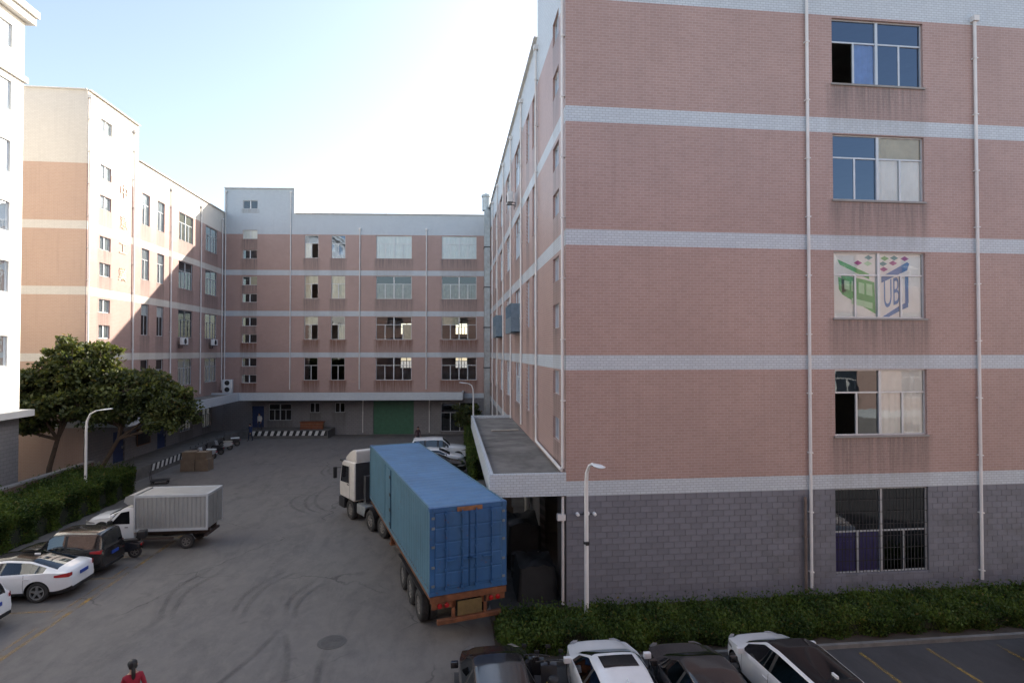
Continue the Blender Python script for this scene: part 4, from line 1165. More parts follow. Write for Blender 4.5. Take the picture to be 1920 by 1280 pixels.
b.box(-2.49, -2.41, -.76, .76, 2.29, 2.40); b.build('box_frame', M['alu'], box_o)
b = MB(); b.prism([(.59, 2.40), (.59, 1.98), (.85, 2.0), (1.02, 2.12), (.95, 2.33), (.8, 2.40)], -.78, .78); b.build('box_nose', M['box_silver'], bt)
for s in (-1, 1):
    b = MB(); y0, y1 = sorted((s * .01, s * .75)); b.box(-2.475, -2.452, y0, y1, .95, 2.27); d = b.build('rear_door', M['box_silver'], bt)
    b = MB(); b.tube([(-2.495, s * .2, .95), (-2.495, s * .2, 2.27)], .018, 8); b.build('locking_bar', M['steel'], d)
cab = MB(); cab.prism([(.60, .50), (2.0, .50), (2.12, .72), (2.05, .98), (1.72, 1.18), (1.15, 1.78), (1.0, 1.86), (.62, 1.88)], -.74, .74)
cme = cab.mesh('cab', PAINT['white'])
bm = bmesh.new(); bm.from_mesh(cme); bmesh.ops.recalc_face_normals(bm, faces=bm.faces[:]); bmesh.ops.bevel(bm, geom=bm.edges[:], offset=.045, segments=2, profile=.6, affect='EDGES'); bm.to_mesh(cme); bm.free()
cme.polygons.foreach_set('use_smooth', [True] * len(cme.polygons)); cme.set_sharp_from_angle(angle=R(40)); cab_o = obj('cab', cme, bt)
for s in (-1, 1):
    b = MB(); y = s * .746
    pts = [(.78, y, 1.16), (1.58, y, 1.16), (1.14, y, 1.66), (.80, y, 1.72)]
    b.poly(pts if s < 0 else pts[::-1]); b.build('window', M['roof_glass'], cab_o)
    b = MB(); b.cbox(1.45, 1.6, *sorted((s * .78, s * .95)), 1.16, 1.36, .03); b.build('mirror', M['black'], bt, 40)
    b = MB(); b.cbox(1.95, 2.12, *sorted((s * .45, s * .7)), .74, .90, .03); b.build('headlamp', M['lamp_clear'], bt, 40)
    b = MB(); b.cbox(.85, .98, *sorted((s * .745, s * .775)), 1.0, 1.03, .008); b.build('door_handle', M['black'], cab_o)
b = MB(); b.poly([(1.76, -.62, 1.20), (1.76, .62, 1.20), (1.22, .56, 1.755), (1.22, -.56, 1.755)]); b.build('windscreen', M['roof_glass'], cab_o)
b = MB(); b.box(-2.4, .6, -.38, -.28, .55, .82); b.box(-2.4, .6, .28, .38, .55, .82); b.box(-1.0, .3, -.72, -.66, .42, .52); b.box(-1.0, .3, .66, .72, .42, .52)
b.box(-2.4, -2.3, -.7, .7, .5, .6); b.build('chassis', pm('dirty_brown_chassis', (0.05, 0.035, 0.03), .8), bt)
b = MB(); b.box(.55, 2.0, -.62, .62, .36, .56); b.build('undertray', M['black'], bt)
for wx in (-1.55, 1.35):
    for s in (-1, 1): wheel(bt, wx, s * .66, .31, .2, 'rim_grey', 6, .6)

# ---- container truck: container, trailer, tractor
HD = R(106)
CR = (0.553, 17.29)
ct = root('shipping_container', 'long blue shipping container on the trailer in the middle of the yard', 'container', (CR[0], CR[1], 1.45), HD)
def container_paint(name, col):
    m, nt, b = new_mat(name)
    co = N(nt, "ShaderNodeTexCoord").outputs["Object"]
    c = mixc(nt, ramp(nt, noise(nt, co, 0.7, 6, 0.65), 0.35, 0.7), [x * .82 for x in col], [x * 1.12 for x in col])
    st = noise(nt, mapping(nt, co, (3.2, 3.2, .25)), 1.0, 5, .65)
    c = mixc(nt, mth(nt, 'MULTIPLY', ramp(nt, st, .5, .8), .35), c, (0.06, 0.14, 0.16))
    ru = noise(nt, co, 5.0, 7, .75, .4)
    c = mixc(nt, mth(nt, 'MULTIPLY', ramp(nt, ru, .60, .70), .8), c, (0.12, 0.05, 0.03))
    fd = noise(nt, co, 1.6, 7, .7, .5)
    c = mixc(nt, mth(nt, 'MULTIPLY', ramp(nt, fd, .5, .8), .45), c, [min(1, x * 1.25 + .03) for x in col])
    dr = noise(nt, mapping(nt, co, (9, 9, .35), (2, 5, 1)), 1.0, 4, .6)
    c = mixc(nt, mth(nt, 'MULTIPLY', ramp(nt, dr, .58, .75), .5), c, [x * .45 for x in col])
    nt.links.new(c, b.inputs["Base Color"]); b.inputs["Roughness"].default_value = .5
    return m
M['cont'] = container_paint('container_roof_skylight_blue', (0.075, 0.19, 0.365))  # roof kept lighter: the sky's reflection is put into its blue
M['cont_side'] = container_paint('container_side_blue', (0.075, 0.168, 0.232))  # greyer blue for the sides, front and frame
M['cont_door'] = container_paint('container_door_blue', (0.022, 0.095, 0.245))
M['hinge'] = pm('dull_hinge', (0.16, 0.19, 0.22), 0.6, metal=0.3, var=0.3)
CL, CW, CH = 12.19, 1.22, 2.59
def corrug(x0, x1, pitch=.278, dep=.016):
    xs, x = [], x0
    while x < x1 - .01:
        for f, d in ((0, 0), (.26, 0), (.5, dep), (.76, dep)): 
            if x + f * pitch < x1: xs.append((x + f * pitch, d))
        x += pitch
    xs.append((x1, 0)); return xs
for s in (-1, 1):
    b = MB(); pr = corrug(.14, CL - .14)
    for (xa, da), (xb, db) in zip(pr, pr[1:]):
        q = [(xa, s * (CW - .012 - da), .14), (xb, s * (CW - .012 - db), .14), (xb, s * (CW - .012 - db), CH - .10), (xa, s * (CW - .012 - da), CH - .10)]
        b.poly(q if s < 0 else q[::-1])
    b.build('side_panel', M['cont_side'], ct)
b = MB(); pr = corrug(.10, CL - .10, .42, .006)
for (xa, da), (xb, db) in zip(pr, pr[1:]): b.poly([(xa, -CW + .05, CH - .012 - da), (xb, -CW + .05, CH - .012 - db), (xb, CW - .05, CH - .012 - db), (xa, CW - .05, CH - .012 - da)])
b.build('roof_panel', M['cont'], ct)
b = MB(); pr = corrug(-CW + .1, CW - .1, .25, .03)
for (ya, da), (yb, db) in zip(pr, pr[1:]): b.poly([(CL - .03 - da, ya, .1), (CL - .03 - db, yb, .1), (CL - .03 - db, yb, CH - .1), (CL - .03 - da, ya, CH - .1)])
b.build('front_panel', M['cont_side'], ct)
b = MB(); b.box(.05, CL - .05, -CW + .02, CW - .02, .10, .16); b.build('floor', M['rust'], ct)
b = MB()
for s in (-1, 1):
    b.box(.12, CL - .12, *sorted((s * (CW - .06), s * CW)), 0.0, .15); b.box(.12, CL - .12, *sorted((s * (CW - .06), s * CW)), CH - .10, CH)
    for x in (0, CL - .12): b.box(x, x + .12, *sorted((s * (CW - .14), s * CW)), .12, CH - .12)
for x in (0, CL - .12):
    if x: b.box(x + .002, x + .118, -CW + .14, CW - .14, 0, .16); b.box(x + .002, x + .118, -CW + .14, CW - .14, CH - .14, CH - .002)
b.build('frame', M['cont_side'], ct)
b = MB(); b.box(.002, .118, -CW + .14, CW - .14, 0, .16); b.box(.002, .118, -CW + .14, CW - .14, CH - .14, CH - .004)
for s in (-1, 1): b.box(-.004, .10, *sorted((s * (CW - .145), s * (CW - .002))), .12, CH - .12)
b.build('door_frame', M['cont_door'], ct)
b = MB(); b.box(-.03, -.002, -.42, .38, CH - .155, CH - .03); b.build('header_plate', M['rust'], ct)
for x in (0, CL):
    for s in (-1, 1):
        for z in (0, CH):
            b = MB(); b.cbox(x - .02 if x == 0 else x - .17, x + .17 if x == 0 else x + .02, *sorted((s * (CW - .15), s * (CW + .006))), z - .004 if z == 0 else z - .115, z + .115 if z == 0 else z + .008, .015); b.build('corner_casting', M['cont_door'], ct)
for s in (-1, 1):                                   # rear doors with horizontal pressings, bars, hinges
    y0, y1 = sorted((s * .012, s * (CW - .15)))
    b = MB(); b.box(-.012, .04, y0, y1, .17, CH - .15); d = b.build('door', M['cont_door'], ct)
    for k in range(5):
        za = .24 + k * .445
        q = MB(); q.hexa([(-.026, y0 + .03, za + .015), (-.013, y0 + .02, za), (-.013, y1 - .02, za), (-.026, y1 - .03, za + .015), (-.026, y0 + .03, za + .395), (-.013, y0 + .02, za + .41), (-.013, y1 - .02, za + .41), (-.026, y1 - .03, za + .395)])
        q.build('door_pressing', M['cont_door'], d)
    for yy in (s * .22, s * .72):
        b = MB(); b.tube([(-.06, yy, .12), (-.06, yy, CH - .1)], .02, 8)
        for z in (.2, .75, 1.35, 1.9, CH - .2): b.box(-.075, -.03, yy - .05, yy + .05, z - .03, z + .03)
        b.build('locking_bar', M['cont_door'], d)
        b = MB(); b.box(-.10, -.055, *sorted((yy, yy + s * -.30)), 1.0, 1.04); b.build('bar_handle', M['cont_door'], d)
    for z in (.3, .85, 1.45, 2.0, 2.3):
        b = MB(); b.box(-.035, .02, *sorted((s * (CW - .15), s * (CW - .06))), z - .035, z + .035); b.build('hinge', M['hinge'], d)
b = MB(); b.box(6.45, 6.52, CW - .03, CW + .03, .15, CH - .1); b.box(7.65, 7.72, CW - .03, CW + .03, .15, CH - .1); b.box(6.52, 7.65, CW - .03, CW + .01, .17, CH - .12); sd = b.build('side_door', M['cont_side'], ct)
for z in (.35, .9, 1.5, 2.2):
    b = MB(); b.box(6.36, 6.56, CW + .0305, CW + .05, z - .05, z + .05); b.build('hinge', M['iron'], sd)

M['orange_rust'] = pm('rusty_orange_paint', (0.155, 0.055, 0.022), 0.8, var=0.5, scale=3, bump=0.15, dirt=(0.09, 0.04, 0.02), dirt_amt=0.8)
tr = root('container_trailer', 'rusty orange skeletal trailer carrying the blue container', 'trailer', (*CR, 0.004), HD)
b = MB()
for s in (-1, 1):
    b.box(.1, 11.6, *sorted((s * .38, s * .52)), 1.0, 1.36)
x = .3
while x < 12: b.box(x, x + .1, -1.16, 1.16, 1.26, 1.42); x += 1.05
b.build('chassis', M['orange_rust'], tr)
for s in (-1, 1):
    b = MB(); b.box(.05, 11.9, *sorted((s * 1.12, s * 1.2)), 1.31, 1.43); b.build('side_rail', M['orange_rust'], tr)
    b = MB(); b.box(-.02, .06, *sorted((s * .55, s * 1.15)), 1.06, 1.24); lp = b.build('tail_lamp_board', M['orange_rust'], tr)
    for k in range(2):
        b = MB(); b.lathe([(.075, 0), (.07, -.04), (0, -.05)], (-.021, s * (.7 + k * .22), 1.15), 'x', 14); b.build('tail_lamp', M['red_lamp'], lp)
    b = MB(); b.box(8.6, 8.75, *sorted((s * .6, s * .8)), .25, 1.2); b.box(8.5, 8.85, *sorted((s * .55, s * .85)), .22, .25); b.build('landing_leg', M['orange_rust'], tr)
    for ax in (1.75, 3.05, 4.35):
        wheel(tr, ax, s * 1.03, .50, .26, 'rim_grey', 8, .56); wheel(tr, ax, s * .74, .50, .24, 'rim_grey', 8, .56)
    b = MB(); b.box(1.1, 4.95, *sorted((s * .85, s * 1.2)), 1.06, 1.09); b.build('mudguard', M['black'], tr)
for ax in (1.75, 3.05, 4.35):
    b = MB(); b.tube([(ax, -1.0, .5), (ax, 1.0, .5)], .07, 10); b.build('axle', M['iron'], tr)
b = MB(); b.cbox(-.12, .02, -1.0, 1.0, .62, .76, .02); rb_ = b.build('rear_bumper', M['orange_rust'], tr)
b = MB(); b.box(-.06, .0, -.55, -.45, .76, 1.05); b.box(-.06, 0, .45, .55, .76, 1.05); b.build('bumper_stay', M['orange_rust'], tr)
b = MB(); b.box(-.09, -.065, -.38, .38, .80, 1.22); b.build('rear_plate_board', pm('dirty_yellow_board', (0.13, 0.085, 0.03), 0.7, var=0.3), tr)
b = MB(); b.box(-.03, .03, -1.2, 1.2, 1.25, 1.43); b.build('rear_crossmember', M['orange_rust'], tr)

tc = root('tractor_unit', 'white lorry cab turned left ahead of the blue container', 'lorry', (-2.56, 28.14, 0.004), R(122))
b = MB()
for s in (-1, 1): b.box(-1.2, 4.2, *sorted((s * .35, s * .47)), .75, 1.02)
b.box(-1.2, -1.1, -.47, .47, .75, 1.02); b.build('chassis', M['iron'], tc)
b = MB(); b.lathe([(0, 1.2), (.5, 1.2), (.5, 1.1), (0, 1.1)], (0, 0, 0), 'z', 20); b.build('fifth_wheel', M['iron'], tc)
for ax in (-.65, .65):
    for s in (-1, 1): wheel(tc, ax, s * 1.03, .50, .26, 'rim_grey', 8, .56); wheel(tc, ax, s * .74, .5, .24, 'rim_grey', 8, .56)
for s in (-1, 1):
    wheel(tc, 3.1, s * 1.02, .50, .28, 'rim_grey', 8, .56)
    b = MB(); b.cbox(1.3, 2.3, *sorted((s * .62, s * 1.15)), .5, 1.0, .08); b.build('fuel_tank' if s > 0 else 'battery_box', M['steel'], tc, 40)
    n = 10
    for (cx, rr) in ((3.1, .60), (-.65, .6), (.65, .6)):
        b = MB()
        for k in range(n):
            a0, a1 = math.pi * k / n, math.pi * (k + 1) / n
            ya, yb = sorted((s * .88, s * 1.2))
            b.poly([(cx + rr * math.cos(a0), ya, .5 + rr * math.sin(a0)), (cx + rr * math.cos(a0), yb, .5 + rr * math.sin(a0)), (cx + rr * math.cos(a1), yb, .5 + rr * math.sin(a1)), (cx + rr * math.cos(a1), ya, .5 + rr * math.sin(a1))])
        b.build('mudguard', M['black'], tc)
M['cab_white'] = paint_mat('cab_white_paint', (0.66, 0.62, 0.57), 0.35, 0.25)
cab = MB(); cab.prism([(2.45, 1.02), (4.35, 1.02), (4.42, 1.5), (4.40, 1.85), (4.10, 2.80), (3.90, 2.95), (2.45, 3.0)], -1.22, 1.22)
cme = cab.mesh('cab', M['cab_white']); bm = bmesh.new(); bm.from_mesh(cme); bmesh.ops.recalc_face_normals(bm, faces=bm.faces[:]); bmesh.ops.bevel(bm, geom=bm.edges[:], offset=.09, segments=3, profile=.6, affect='EDGES'); bm.to_mesh(cme); bm.free()
cme.polygons.foreach_set('use_smooth', [True] * len(cme.polygons)); cme.set_sharp_from_angle(angle=R(40)); cb_o = obj('cab', cme, tc)
cab = MB(); cab.prism([(2.5, 2.98), (4.0, 2.95), (3.75, 3.18), (3.35, 3.42), (2.95, 3.58), (2.6, 3.62), (2.5, 3.55)], -1.1, 1.1)
cme = cab.mesh('roof_deflector', M['cab_white']); bm = bmesh.new(); bm.from_mesh(cme); bmesh.ops.recalc_face_normals(bm, faces=bm.faces[:]); bmesh.ops.bevel(bm, geom=bm.edges[:], offset=.08, segments=3, profile=.6, affect='EDGES'); bm.to_mesh(cme); bm.free()
cme.polygons.foreach_set('use_smooth', [True] * len(cme.polygons)); cme.set_sharp_from_angle(angle=R(40)); obj('roof_deflector', cme, tc)
b = MB(); b.poly([(4.395, -1.08, 2.0), (4.395, 1.08, 2.0), (4.165, 1.05, 2.78), (4.165, -1.05, 2.78)]); b.build('windscreen', M['roof_glass'], cb_o)
b = MB(); b.cbox(4.1, 4.55, -1.15, 1.15, 2.8, 2.9, .03); b.build('sun_visor', M['black'], tc)
for s in (-1, 1):
    y = s * 1.228
    b = MB(); p = [(3.1, y, 1.85), (4.25, y, 1.80), (4.02, y, 2.68), (3.12, y, 2.72)]; b.poly(p if s < 0 else p[::-1]); b.build('window', M['roof_glass'], cb_o)
    b = MB(); q2 = [(3.0, y, 1.05), (3.0, y, 2.8), (3.03, y, 2.8), (3.03, y, 1.05)]; b.poly(q2[::-1] if s < 0 else q2); b.build('door_seam', M['black'], cb_o)
    b = MB(); b.cbox(3.12, 3.3, *sorted((s * 1.22, s * 1.26)), 1.75, 1.8, .012); b.build('door_handle', M['black'], cb_o)
    b = MB(); b.cbox(4.3, 4.42, *sorted((s * 1.38, s * 1.58)), 1.95, 2.55, .04); b.tube([(4.2, s * 1.2, 2.5), (4.36, s * 1.45, 2.5)], .02, 6); b.build('mirror', M['black'], tc, 40)
    b = MB(); b.cbox(3.7, 4.45, *sorted((s * 1.0, s * 1.24)), .45, 1.0, .05); b.build('step', M['black'], tc, 40)
    b = MB(); b.cbox(4.40, 4.5, *sorted((s * .75, s * 1.1)), .75, .95, .03); b.build('headlamp', M['lamp_clear'], tc)
b = MB(); b.cbox(4.2, 4.52, -1.2, 1.2, .42, 1.0, .07); b.build('front_bumper', M['cab_white'], tc, 40)
b = MB(); b.box(1.75, 2.0, -.9, .9, 1.1, 2.4); b.build('air_cleaner', M['iron'], tc)
b = MB(); b.box(2.40, 2.448, -1.14, 1.14, 1.1, 2.98); b.build('rear_wall_panel', M['iron'], tc)

# ---- scooters and motorbikes
def scooter(label, loc, rz, col, group, seat='black', helmet=None, chrome=False, box=None):
    t = root('scooter', label, 'scooter', (*loc, .004), rz, group)
    for x in (-.62, .62):
        o = wheel(t, x, .001, .25, .11, 'rim_grey', 5, .6); o.location.y = 0
    cm = pm('scooter_paint', col, 0.3, coat=.6)
    b = MB(); b.prism([(-.85, .62), (-.80, .42), (-.45, .30), (.20, .26), (.32, .36), (-.05, .40), (-.15, .66), (-.4, .72)], -.15, .15)
    me = b.mesh('body', cm); bm = bmesh.new(); bm.from_mesh(me); bmesh.ops.recalc_face_normals(bm, faces=bm.faces[:]); bmesh.ops.bevel(bm, geom=bm.edges[:], offset=.035, segments=2, profile=.6, affect='EDGES'); bm.to_mesh(me); bm.free(); obj('body', me, t)
    b = MB(); b.prism([(.28, .34), (.42, .36), (.56, .86), (.50, .92), (.42, .88)], -.2, .2); b.build('front_shield', cm, t)
    b = MB(); b.cbox(-.82, -.08, -.14, .14, .70, .80, .04); b.build('seat', M[seat], t, 50)
    b = MB(); b.tube([(.62, 0, .25), (.50, 0, .7), (.44, 0, 1.0)], .03, 8); b.build('fork', M['iron'], t, 40)
    b = MB(); b.tube([(.36, -.34, 1.02), (.45, -.1, 1.0), (.45, .1, 1.0), (.36, .34, 1.02)], .018, 8); b.build('handlebar', M['black'], t, 40)
    for s in (-1, 1):
        b = MB(); b.tube([(.42, s * .24, 1.01), (.44, s * .30, 1.22)], .008, 6); b.cbox(.42, .45, s * .30 - .06, s * .30 + .06, 1.18, 1.27, .015); b.build('mirror', M['black'], t, 40)
    n = 12
    for (cx, rr) in ((-.62, .31), (.62, .30)):
        b = MB()
        for k in range(n):
            a0, a1 = math.pi * (.05 + .8 * k / n), math.pi * (.05 + .8 * (k + 1) / n)
            b.poly([(cx + rr * math.cos(a0), -.08, .25 + rr * math.sin(a0)), (cx + rr * math.cos(a0), .08, .25 + rr * math.sin(a0)), (cx + rr * math.cos(a1), .08, .25 + rr * math.sin(a1)), (cx + rr * math.cos(a1), -.08, .25 + rr * math.sin(a1))])
        b.build('mudguard', M['chrome'] if chrome else cm, t)
    b = MB(); b.cbox(-.90, -.84, -.1, .1, .52, .62, .015); b.build('tail_lamp', M['red_lamp'], t)
    b = MB(); b.lathe([(.07, 0), (.05, .05), (0, .06)], (.55, 0, .88), 'x', 12); b.build('headlamp', M['lamp_clear'], t)
    if box:
        b = MB(); b.cbox(-1.05, -.72, -.2, .2, .82, 1.12, .05); b.build('top_box', M[box], t, 40)
    if helmet:
        b = MB(); b.lathe([(0, .26), (.08, .25), (.13, .2), (.145, .12), (.135, .03), (.11, 0)], (-.35, 0, .80), 'z', 18); b.lathe([(.150, .02), (.152, .06), (.146, .06)], (-.35, 0, .80), 'z', 18, 1); b.build('helmet', [M[helmet], M['film_white']], t, 40)
    return t
M['yellow'] = pm('yellow_plastic', (0.55, 0.38, 0.04), 0.4)
M['beige'] = pm('beige_seat', (0.42, 0.38, 0.32), 0.7)
scooter('scooter with a yellow seat and helmet between the black car and white sedan', (2.42, 13.6), R(88), (0.03, 0.03, 0.035), 'scooters among the parked cars', seat='yellow', helmet='black')
scooter('black scooter squeezed beside the leftmost black car at the bottom', (2.08, 13.9), R(80), (0.02, 0.02, 0.022), 'scooters among the parked cars')
scooter('dark motorbike with bright mudguard between the off-roader and the box truck', (-13.85, 25.45), R(190), (0.02, 0.022, 0.03), 'scooters among the parked cars', chrome=True, box='black')
for k, (y, colr, st, lab) in enumerate(((46.6, (.05, .08, .15), 'beige', 'pale-seated scooter nearest the carton stack under the left canopy'), (48.3, (.4, .42, .45), 'film_white', 'silver scooter, second from the cartons under the left canopy'), (50.0, (.02, .02, .025), 'black', 'black scooter, third from the cartons under the left canopy'), (52.2, (.45, .45, .45), 'beige', 'light grey scooter, fourth from the cartons under the left canopy'), (54.2, (.03, .03, .03), 'film_white', 'dark scooter with a white seat, farthest under the left canopy'))):
    scooter(lab, (-19.6 - .12 * k, y), R(165 + 9 * k), colr, 'scooters in a row under the left canopy', st)
# ------------------------------------------------------------------ vegetation
def leaf_mesh(name, P, size, mat, up=0.3, aspect=0.42, shade=None):
    n = len(P)
    d = rng.normal(size=(n, 3)); d[:, 2] += up; d /= np.linalg.norm(d, axis=1)[:, None]
    nn = rng.normal(size=(n, 3)); nn[:, 2] += 0.9; nn -= (nn * d).sum(1)[:, None] * d; nn /= np.linalg.norm(nn, axis=1)[:, None]
    a = np.cross(nn, d)
    s = size * rng.uniform(.65, 1.3, n)[:, None]
    v = np.empty((n, 4, 3))
    v[:, 0] = P; v[:, 2] = P + d * s
    v[:, 1] = P + d * s * .5 + a * s * aspect + nn * s * .08
    v[:, 3] = P + d * s * .5 - a * s * aspect + nn * s * .08
    me = bpy.data.meshes.new(name)
    me.vertices.add(n * 4); me.vertices.foreach_set('co', v.ravel())
    me.loops.add(n * 4); me.loops.foreach_set('vertex_index', np.arange(n * 4))
    me.polygons.add(n); me.polygons.foreach_set('loop_start', np.arange(0, n * 4, 4))
    me.update(calc_edges=True); me.validate()
    ca = me.color_attributes.new('leafcol', 'FLOAT_COLOR', 'POINT')
    r = np.clip(rng.beta(1.6, 2.2, n), 0, 1) if shade is None else np.clip(shade + rng.normal(0, .18, n), 0, 1)
    c = np.ones((n, 4, 4)); c[:, :, 0] = r[:, None]; c[:, :, 1] = rng.random(n)[:, None]
    ca.data.foreach_set('color', c.ravel())
    me.materials.append(mat)
    return me

def limb(b, pts, r0, r1):
    n = len(pts); b.tube(pts, [r0 + (r1 - r0) * i / (n - 1) for i in range(n)], 8, cap=False)

def tree(label, base, fork, lobes, nclump, nleaf, group=None, leaf=.30, clump=.6, seed=1, name='tree', mat='leaf_tree', r0=.19):
    """lobes: list of (centre, radii); clumps of leaves hang on twigs spread through every lobe"""
    r = np.random.default_rng(seed)
    t = root(name, label, 'tree', base, 0, group)
    B, fork = Vector(base), Vector(fork)
    b = MB()
    mid = B.lerp(fork, .5) + Vector((r.uniform(-.15, .15), r.uniform(-.15, .15), 0))
    limb(b, [B - Vector((0, 0, .1)), B + Vector((.02, 0, .4)), mid, fork], r0, r0 * .62)
    vol = np.array([q[1][0] * q[1][1] * q[1][2] for q in lobes]) ** .8; vol /= vol.sum()
    P, sh = [], []
    for (c, rad), w in zip(lobes, vol):
        C = Vector(c); subs = []
        m0 = fork.lerp(C, .55) + Vector((r.uniform(-.3, .3), r.uniform(-.3, .3), -.1))
        limb(b, [fork, m0, C], r0 * .55, r0 * .28); subs.append((m0, C))
        for k in range(5):
            a = 2 * math.pi * k / 5 + r.uniform(-.4, .4)
            e = C + Vector((math.cos(a) * rad[0] * .55, math.sin(a) * rad[1] * .55, r.uniform(-.3, .5) * rad[2]))
            m1 = m0.lerp(e, .5) + Vector((0, 0, r.uniform(-.1, .25))); limb(b, [m0, m1, e], r0 * .3, r0 * .16); subs.append((m1, e))
        n = 0; want = int(nclump * w)
        while n < want:
            q = r.normal(size=3); q /= np.linalg.norm(q)
            p = Vector(np.array(rad) * q * (r.uniform(.12, 1.0) ** .5) * r.uniform(.8, 1.18)) + C
            if q[2] < -.75: continue
            n += 1
            s_ = min(subs, key=lambda u: (u[1] - p).length); st = s_[1] if (s_[1] - p).length < (s_[0] - p).length else s_[0]
            limb(b, [st, st.lerp(p, .55) + Vector((0, 0, r.uniform(0, .15))), p], r0 * .15, .01)
            k = int(nleaf * r.uniform(.5, 1.4)); sz = clump * r.uniform(.55, 1.35)
            u = r.normal(size=(k, 3)); u /= np.linalg.norm(u, axis=1)[:, None]
            u *= (r.random(k) ** .45)[:, None] * np.array([sz, sz, sz * .6])
            P.append(u + np.array(p)); sh.append(np.full(k, r.uniform(.15, .7)))
    obj('trunk', b.mesh('trunk', M['bark'], 50), t, W=True)
    obj('crown', leaf_mesh('crown', np.vstack(P), leaf, M[mat], .25, .30, np.hstack(sh)), t, W=True)
    return t

GT = 'trees by the left hedge'
tree('broad tree with a sunlit crown in front of the salmon end wall', (-23.9, 36.6, 0), (-23.5, 36.8, 3.4),
     [((-22.5, 37.2, 7.3), (2.5, 2.1, 2.2)), ((-24.9, 36.8, 6.3), (1.9, 1.9, 1.5)), ((-22.8, 36.9, 5.3), (3.3, 2.3, 1.1)), ((-25.2, 36.5, 4.3), (1.4, 1.2, .7))], 235, 150, GT, .27, .56, 3)
tree('shaded spreading tree leaning over the left canopy, right of the sunlit one', (-22.1, 37.2, 0), (-20.4, 37.4, 3.3),
     [((-19.7, 37.6, 6.0), (2.5, 1.9, 1.5)), ((-17.9, 37.5, 5.3), (2.0, 1.6, 1.1)), ((-17.4, 37.3, 4.4), (1.5, 1.3, .7)), ((-20.6, 37.2, 4.8), (1.9, 1.5, .7))], 190, 150, GT, .24, .58, 8)
tree('small dark tree in the corner between the back and right buildings', (1.4, 54.5, 0), (1.4, 54.5, 1.6), [((1.6, 54.7, 2.4), (1.3, 1.3, 1.2))], 34, 120, None, .24, .45, 12, r0=.08)

def hedge(label, x0, x1, y0, y1, h, n, leaf, seed, group='hedges', wob=.18, shoots=0.12, name='hedge', cat='hedge'):
    r = np.random.default_rng(seed)
    t = root(name, label, cat, ((x0 + x1) / 2, (y0 + y1) / 2, 0), 0, group)
    ph = r.uniform(0, 6.28, 12); L, Dp = x1 - x0, y1 - y0
    def hmap(x, y):
        v = np.zeros_like(x)
        for k in range(6): v += np.sin(x * (.6 + .75 * k) + ph[k]) * np.cos(y * (.5 + .6 * k) + ph[k + 6]) / (1 + .6 * k)
        return h * (1 + wob * v * .5)
    # solid core, the shade inside the hedge put into its dark colour
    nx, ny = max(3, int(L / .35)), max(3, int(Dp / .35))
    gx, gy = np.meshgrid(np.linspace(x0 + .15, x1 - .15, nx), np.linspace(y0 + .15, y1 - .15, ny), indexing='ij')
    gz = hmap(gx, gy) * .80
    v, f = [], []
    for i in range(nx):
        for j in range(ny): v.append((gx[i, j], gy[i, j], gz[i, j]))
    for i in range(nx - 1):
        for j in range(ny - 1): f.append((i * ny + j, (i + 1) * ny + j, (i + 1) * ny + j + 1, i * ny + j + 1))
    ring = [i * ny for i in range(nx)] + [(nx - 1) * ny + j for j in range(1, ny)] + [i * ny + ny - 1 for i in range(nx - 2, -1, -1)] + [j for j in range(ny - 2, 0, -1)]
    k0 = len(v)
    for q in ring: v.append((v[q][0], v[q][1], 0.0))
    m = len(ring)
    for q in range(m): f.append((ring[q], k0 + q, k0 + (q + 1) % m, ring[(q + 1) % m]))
    cb = MB(); cb.add(v, f); cb.build('shade_core', M['leaf_core'], t, W=True)
    # leaves in a thick skin on the top and sides
    A = np.array([L * Dp, L * h, L * h, Dp * h, Dp * h]); A = A / A.sum()
    face = r.choice(5, n, p=A)
    x, y = r.uniform(x0, x1, n), r.uniform(y0, y1, n); z = r.uniform(0.03, 1, n)
    y = np.where(face == 1, y0 + np.abs(r.normal(0, .10, n)), y); y = np.where(face == 2, y1 - np.abs(r.normal(0, .1, n)), y)
    x = np.where(face == 3, x0 + np.abs(r.normal(0, .10, n)), x); x = np.where(face == 4, x1 - np.abs(r.normal(0, .1, n)), x)
    H = hmap(x, y)
    sh = np.abs(r.normal(0, shoots, n)) * (r.random(n) < .30)
    z = np.where(face == 0, H - np.abs(r.normal(0, .10, n)) + sh, z * H)
    # bulge the sides in and out
    bul = .16 * np.sin(x * 2.3 + ph[0]) * np.sin(z * 3.1 + ph[2]) + .1 * np.sin(x * 5.1 + ph[3] + y * 4)
    y = y + np.where(face == 1, bul, 0); x = x + np.where(face == 3, .1 * np.sin(y * 3 + ph[1]), 0) + np.where(face == 4, -bul, 0)
    cl = .42 + .24 * np.sin(x * 1.9 + ph[4]) * np.sin(y * 2.3 + ph[5]) + .18 * np.sin(x * 4.7 + ph[6] + z * 3)
    obj('foliage', leaf_mesh('foliage', np.stack([x, y, z], 1), leaf, M['leaf_hedge'], .7, .26, cl), t, W=True)
    return t
hedge('rough green hedge along the foot of the right building', 1.45, 34, 16.0, 17.95, .50, 150000, .10, 4, wob=.35, shoots=.16)
hedge('tall rough green hedge behind the cars at the left', -22.3, -19.0, 20.5, 36.6, 1.55, 130000, .12, 5, wob=.25, shoots=.2)
hedge('green shrubs along the foot of the right building past the canopy', 1.3, 3.6, 35, 53, 1.7, 55000, .14, 6, wob=.3)

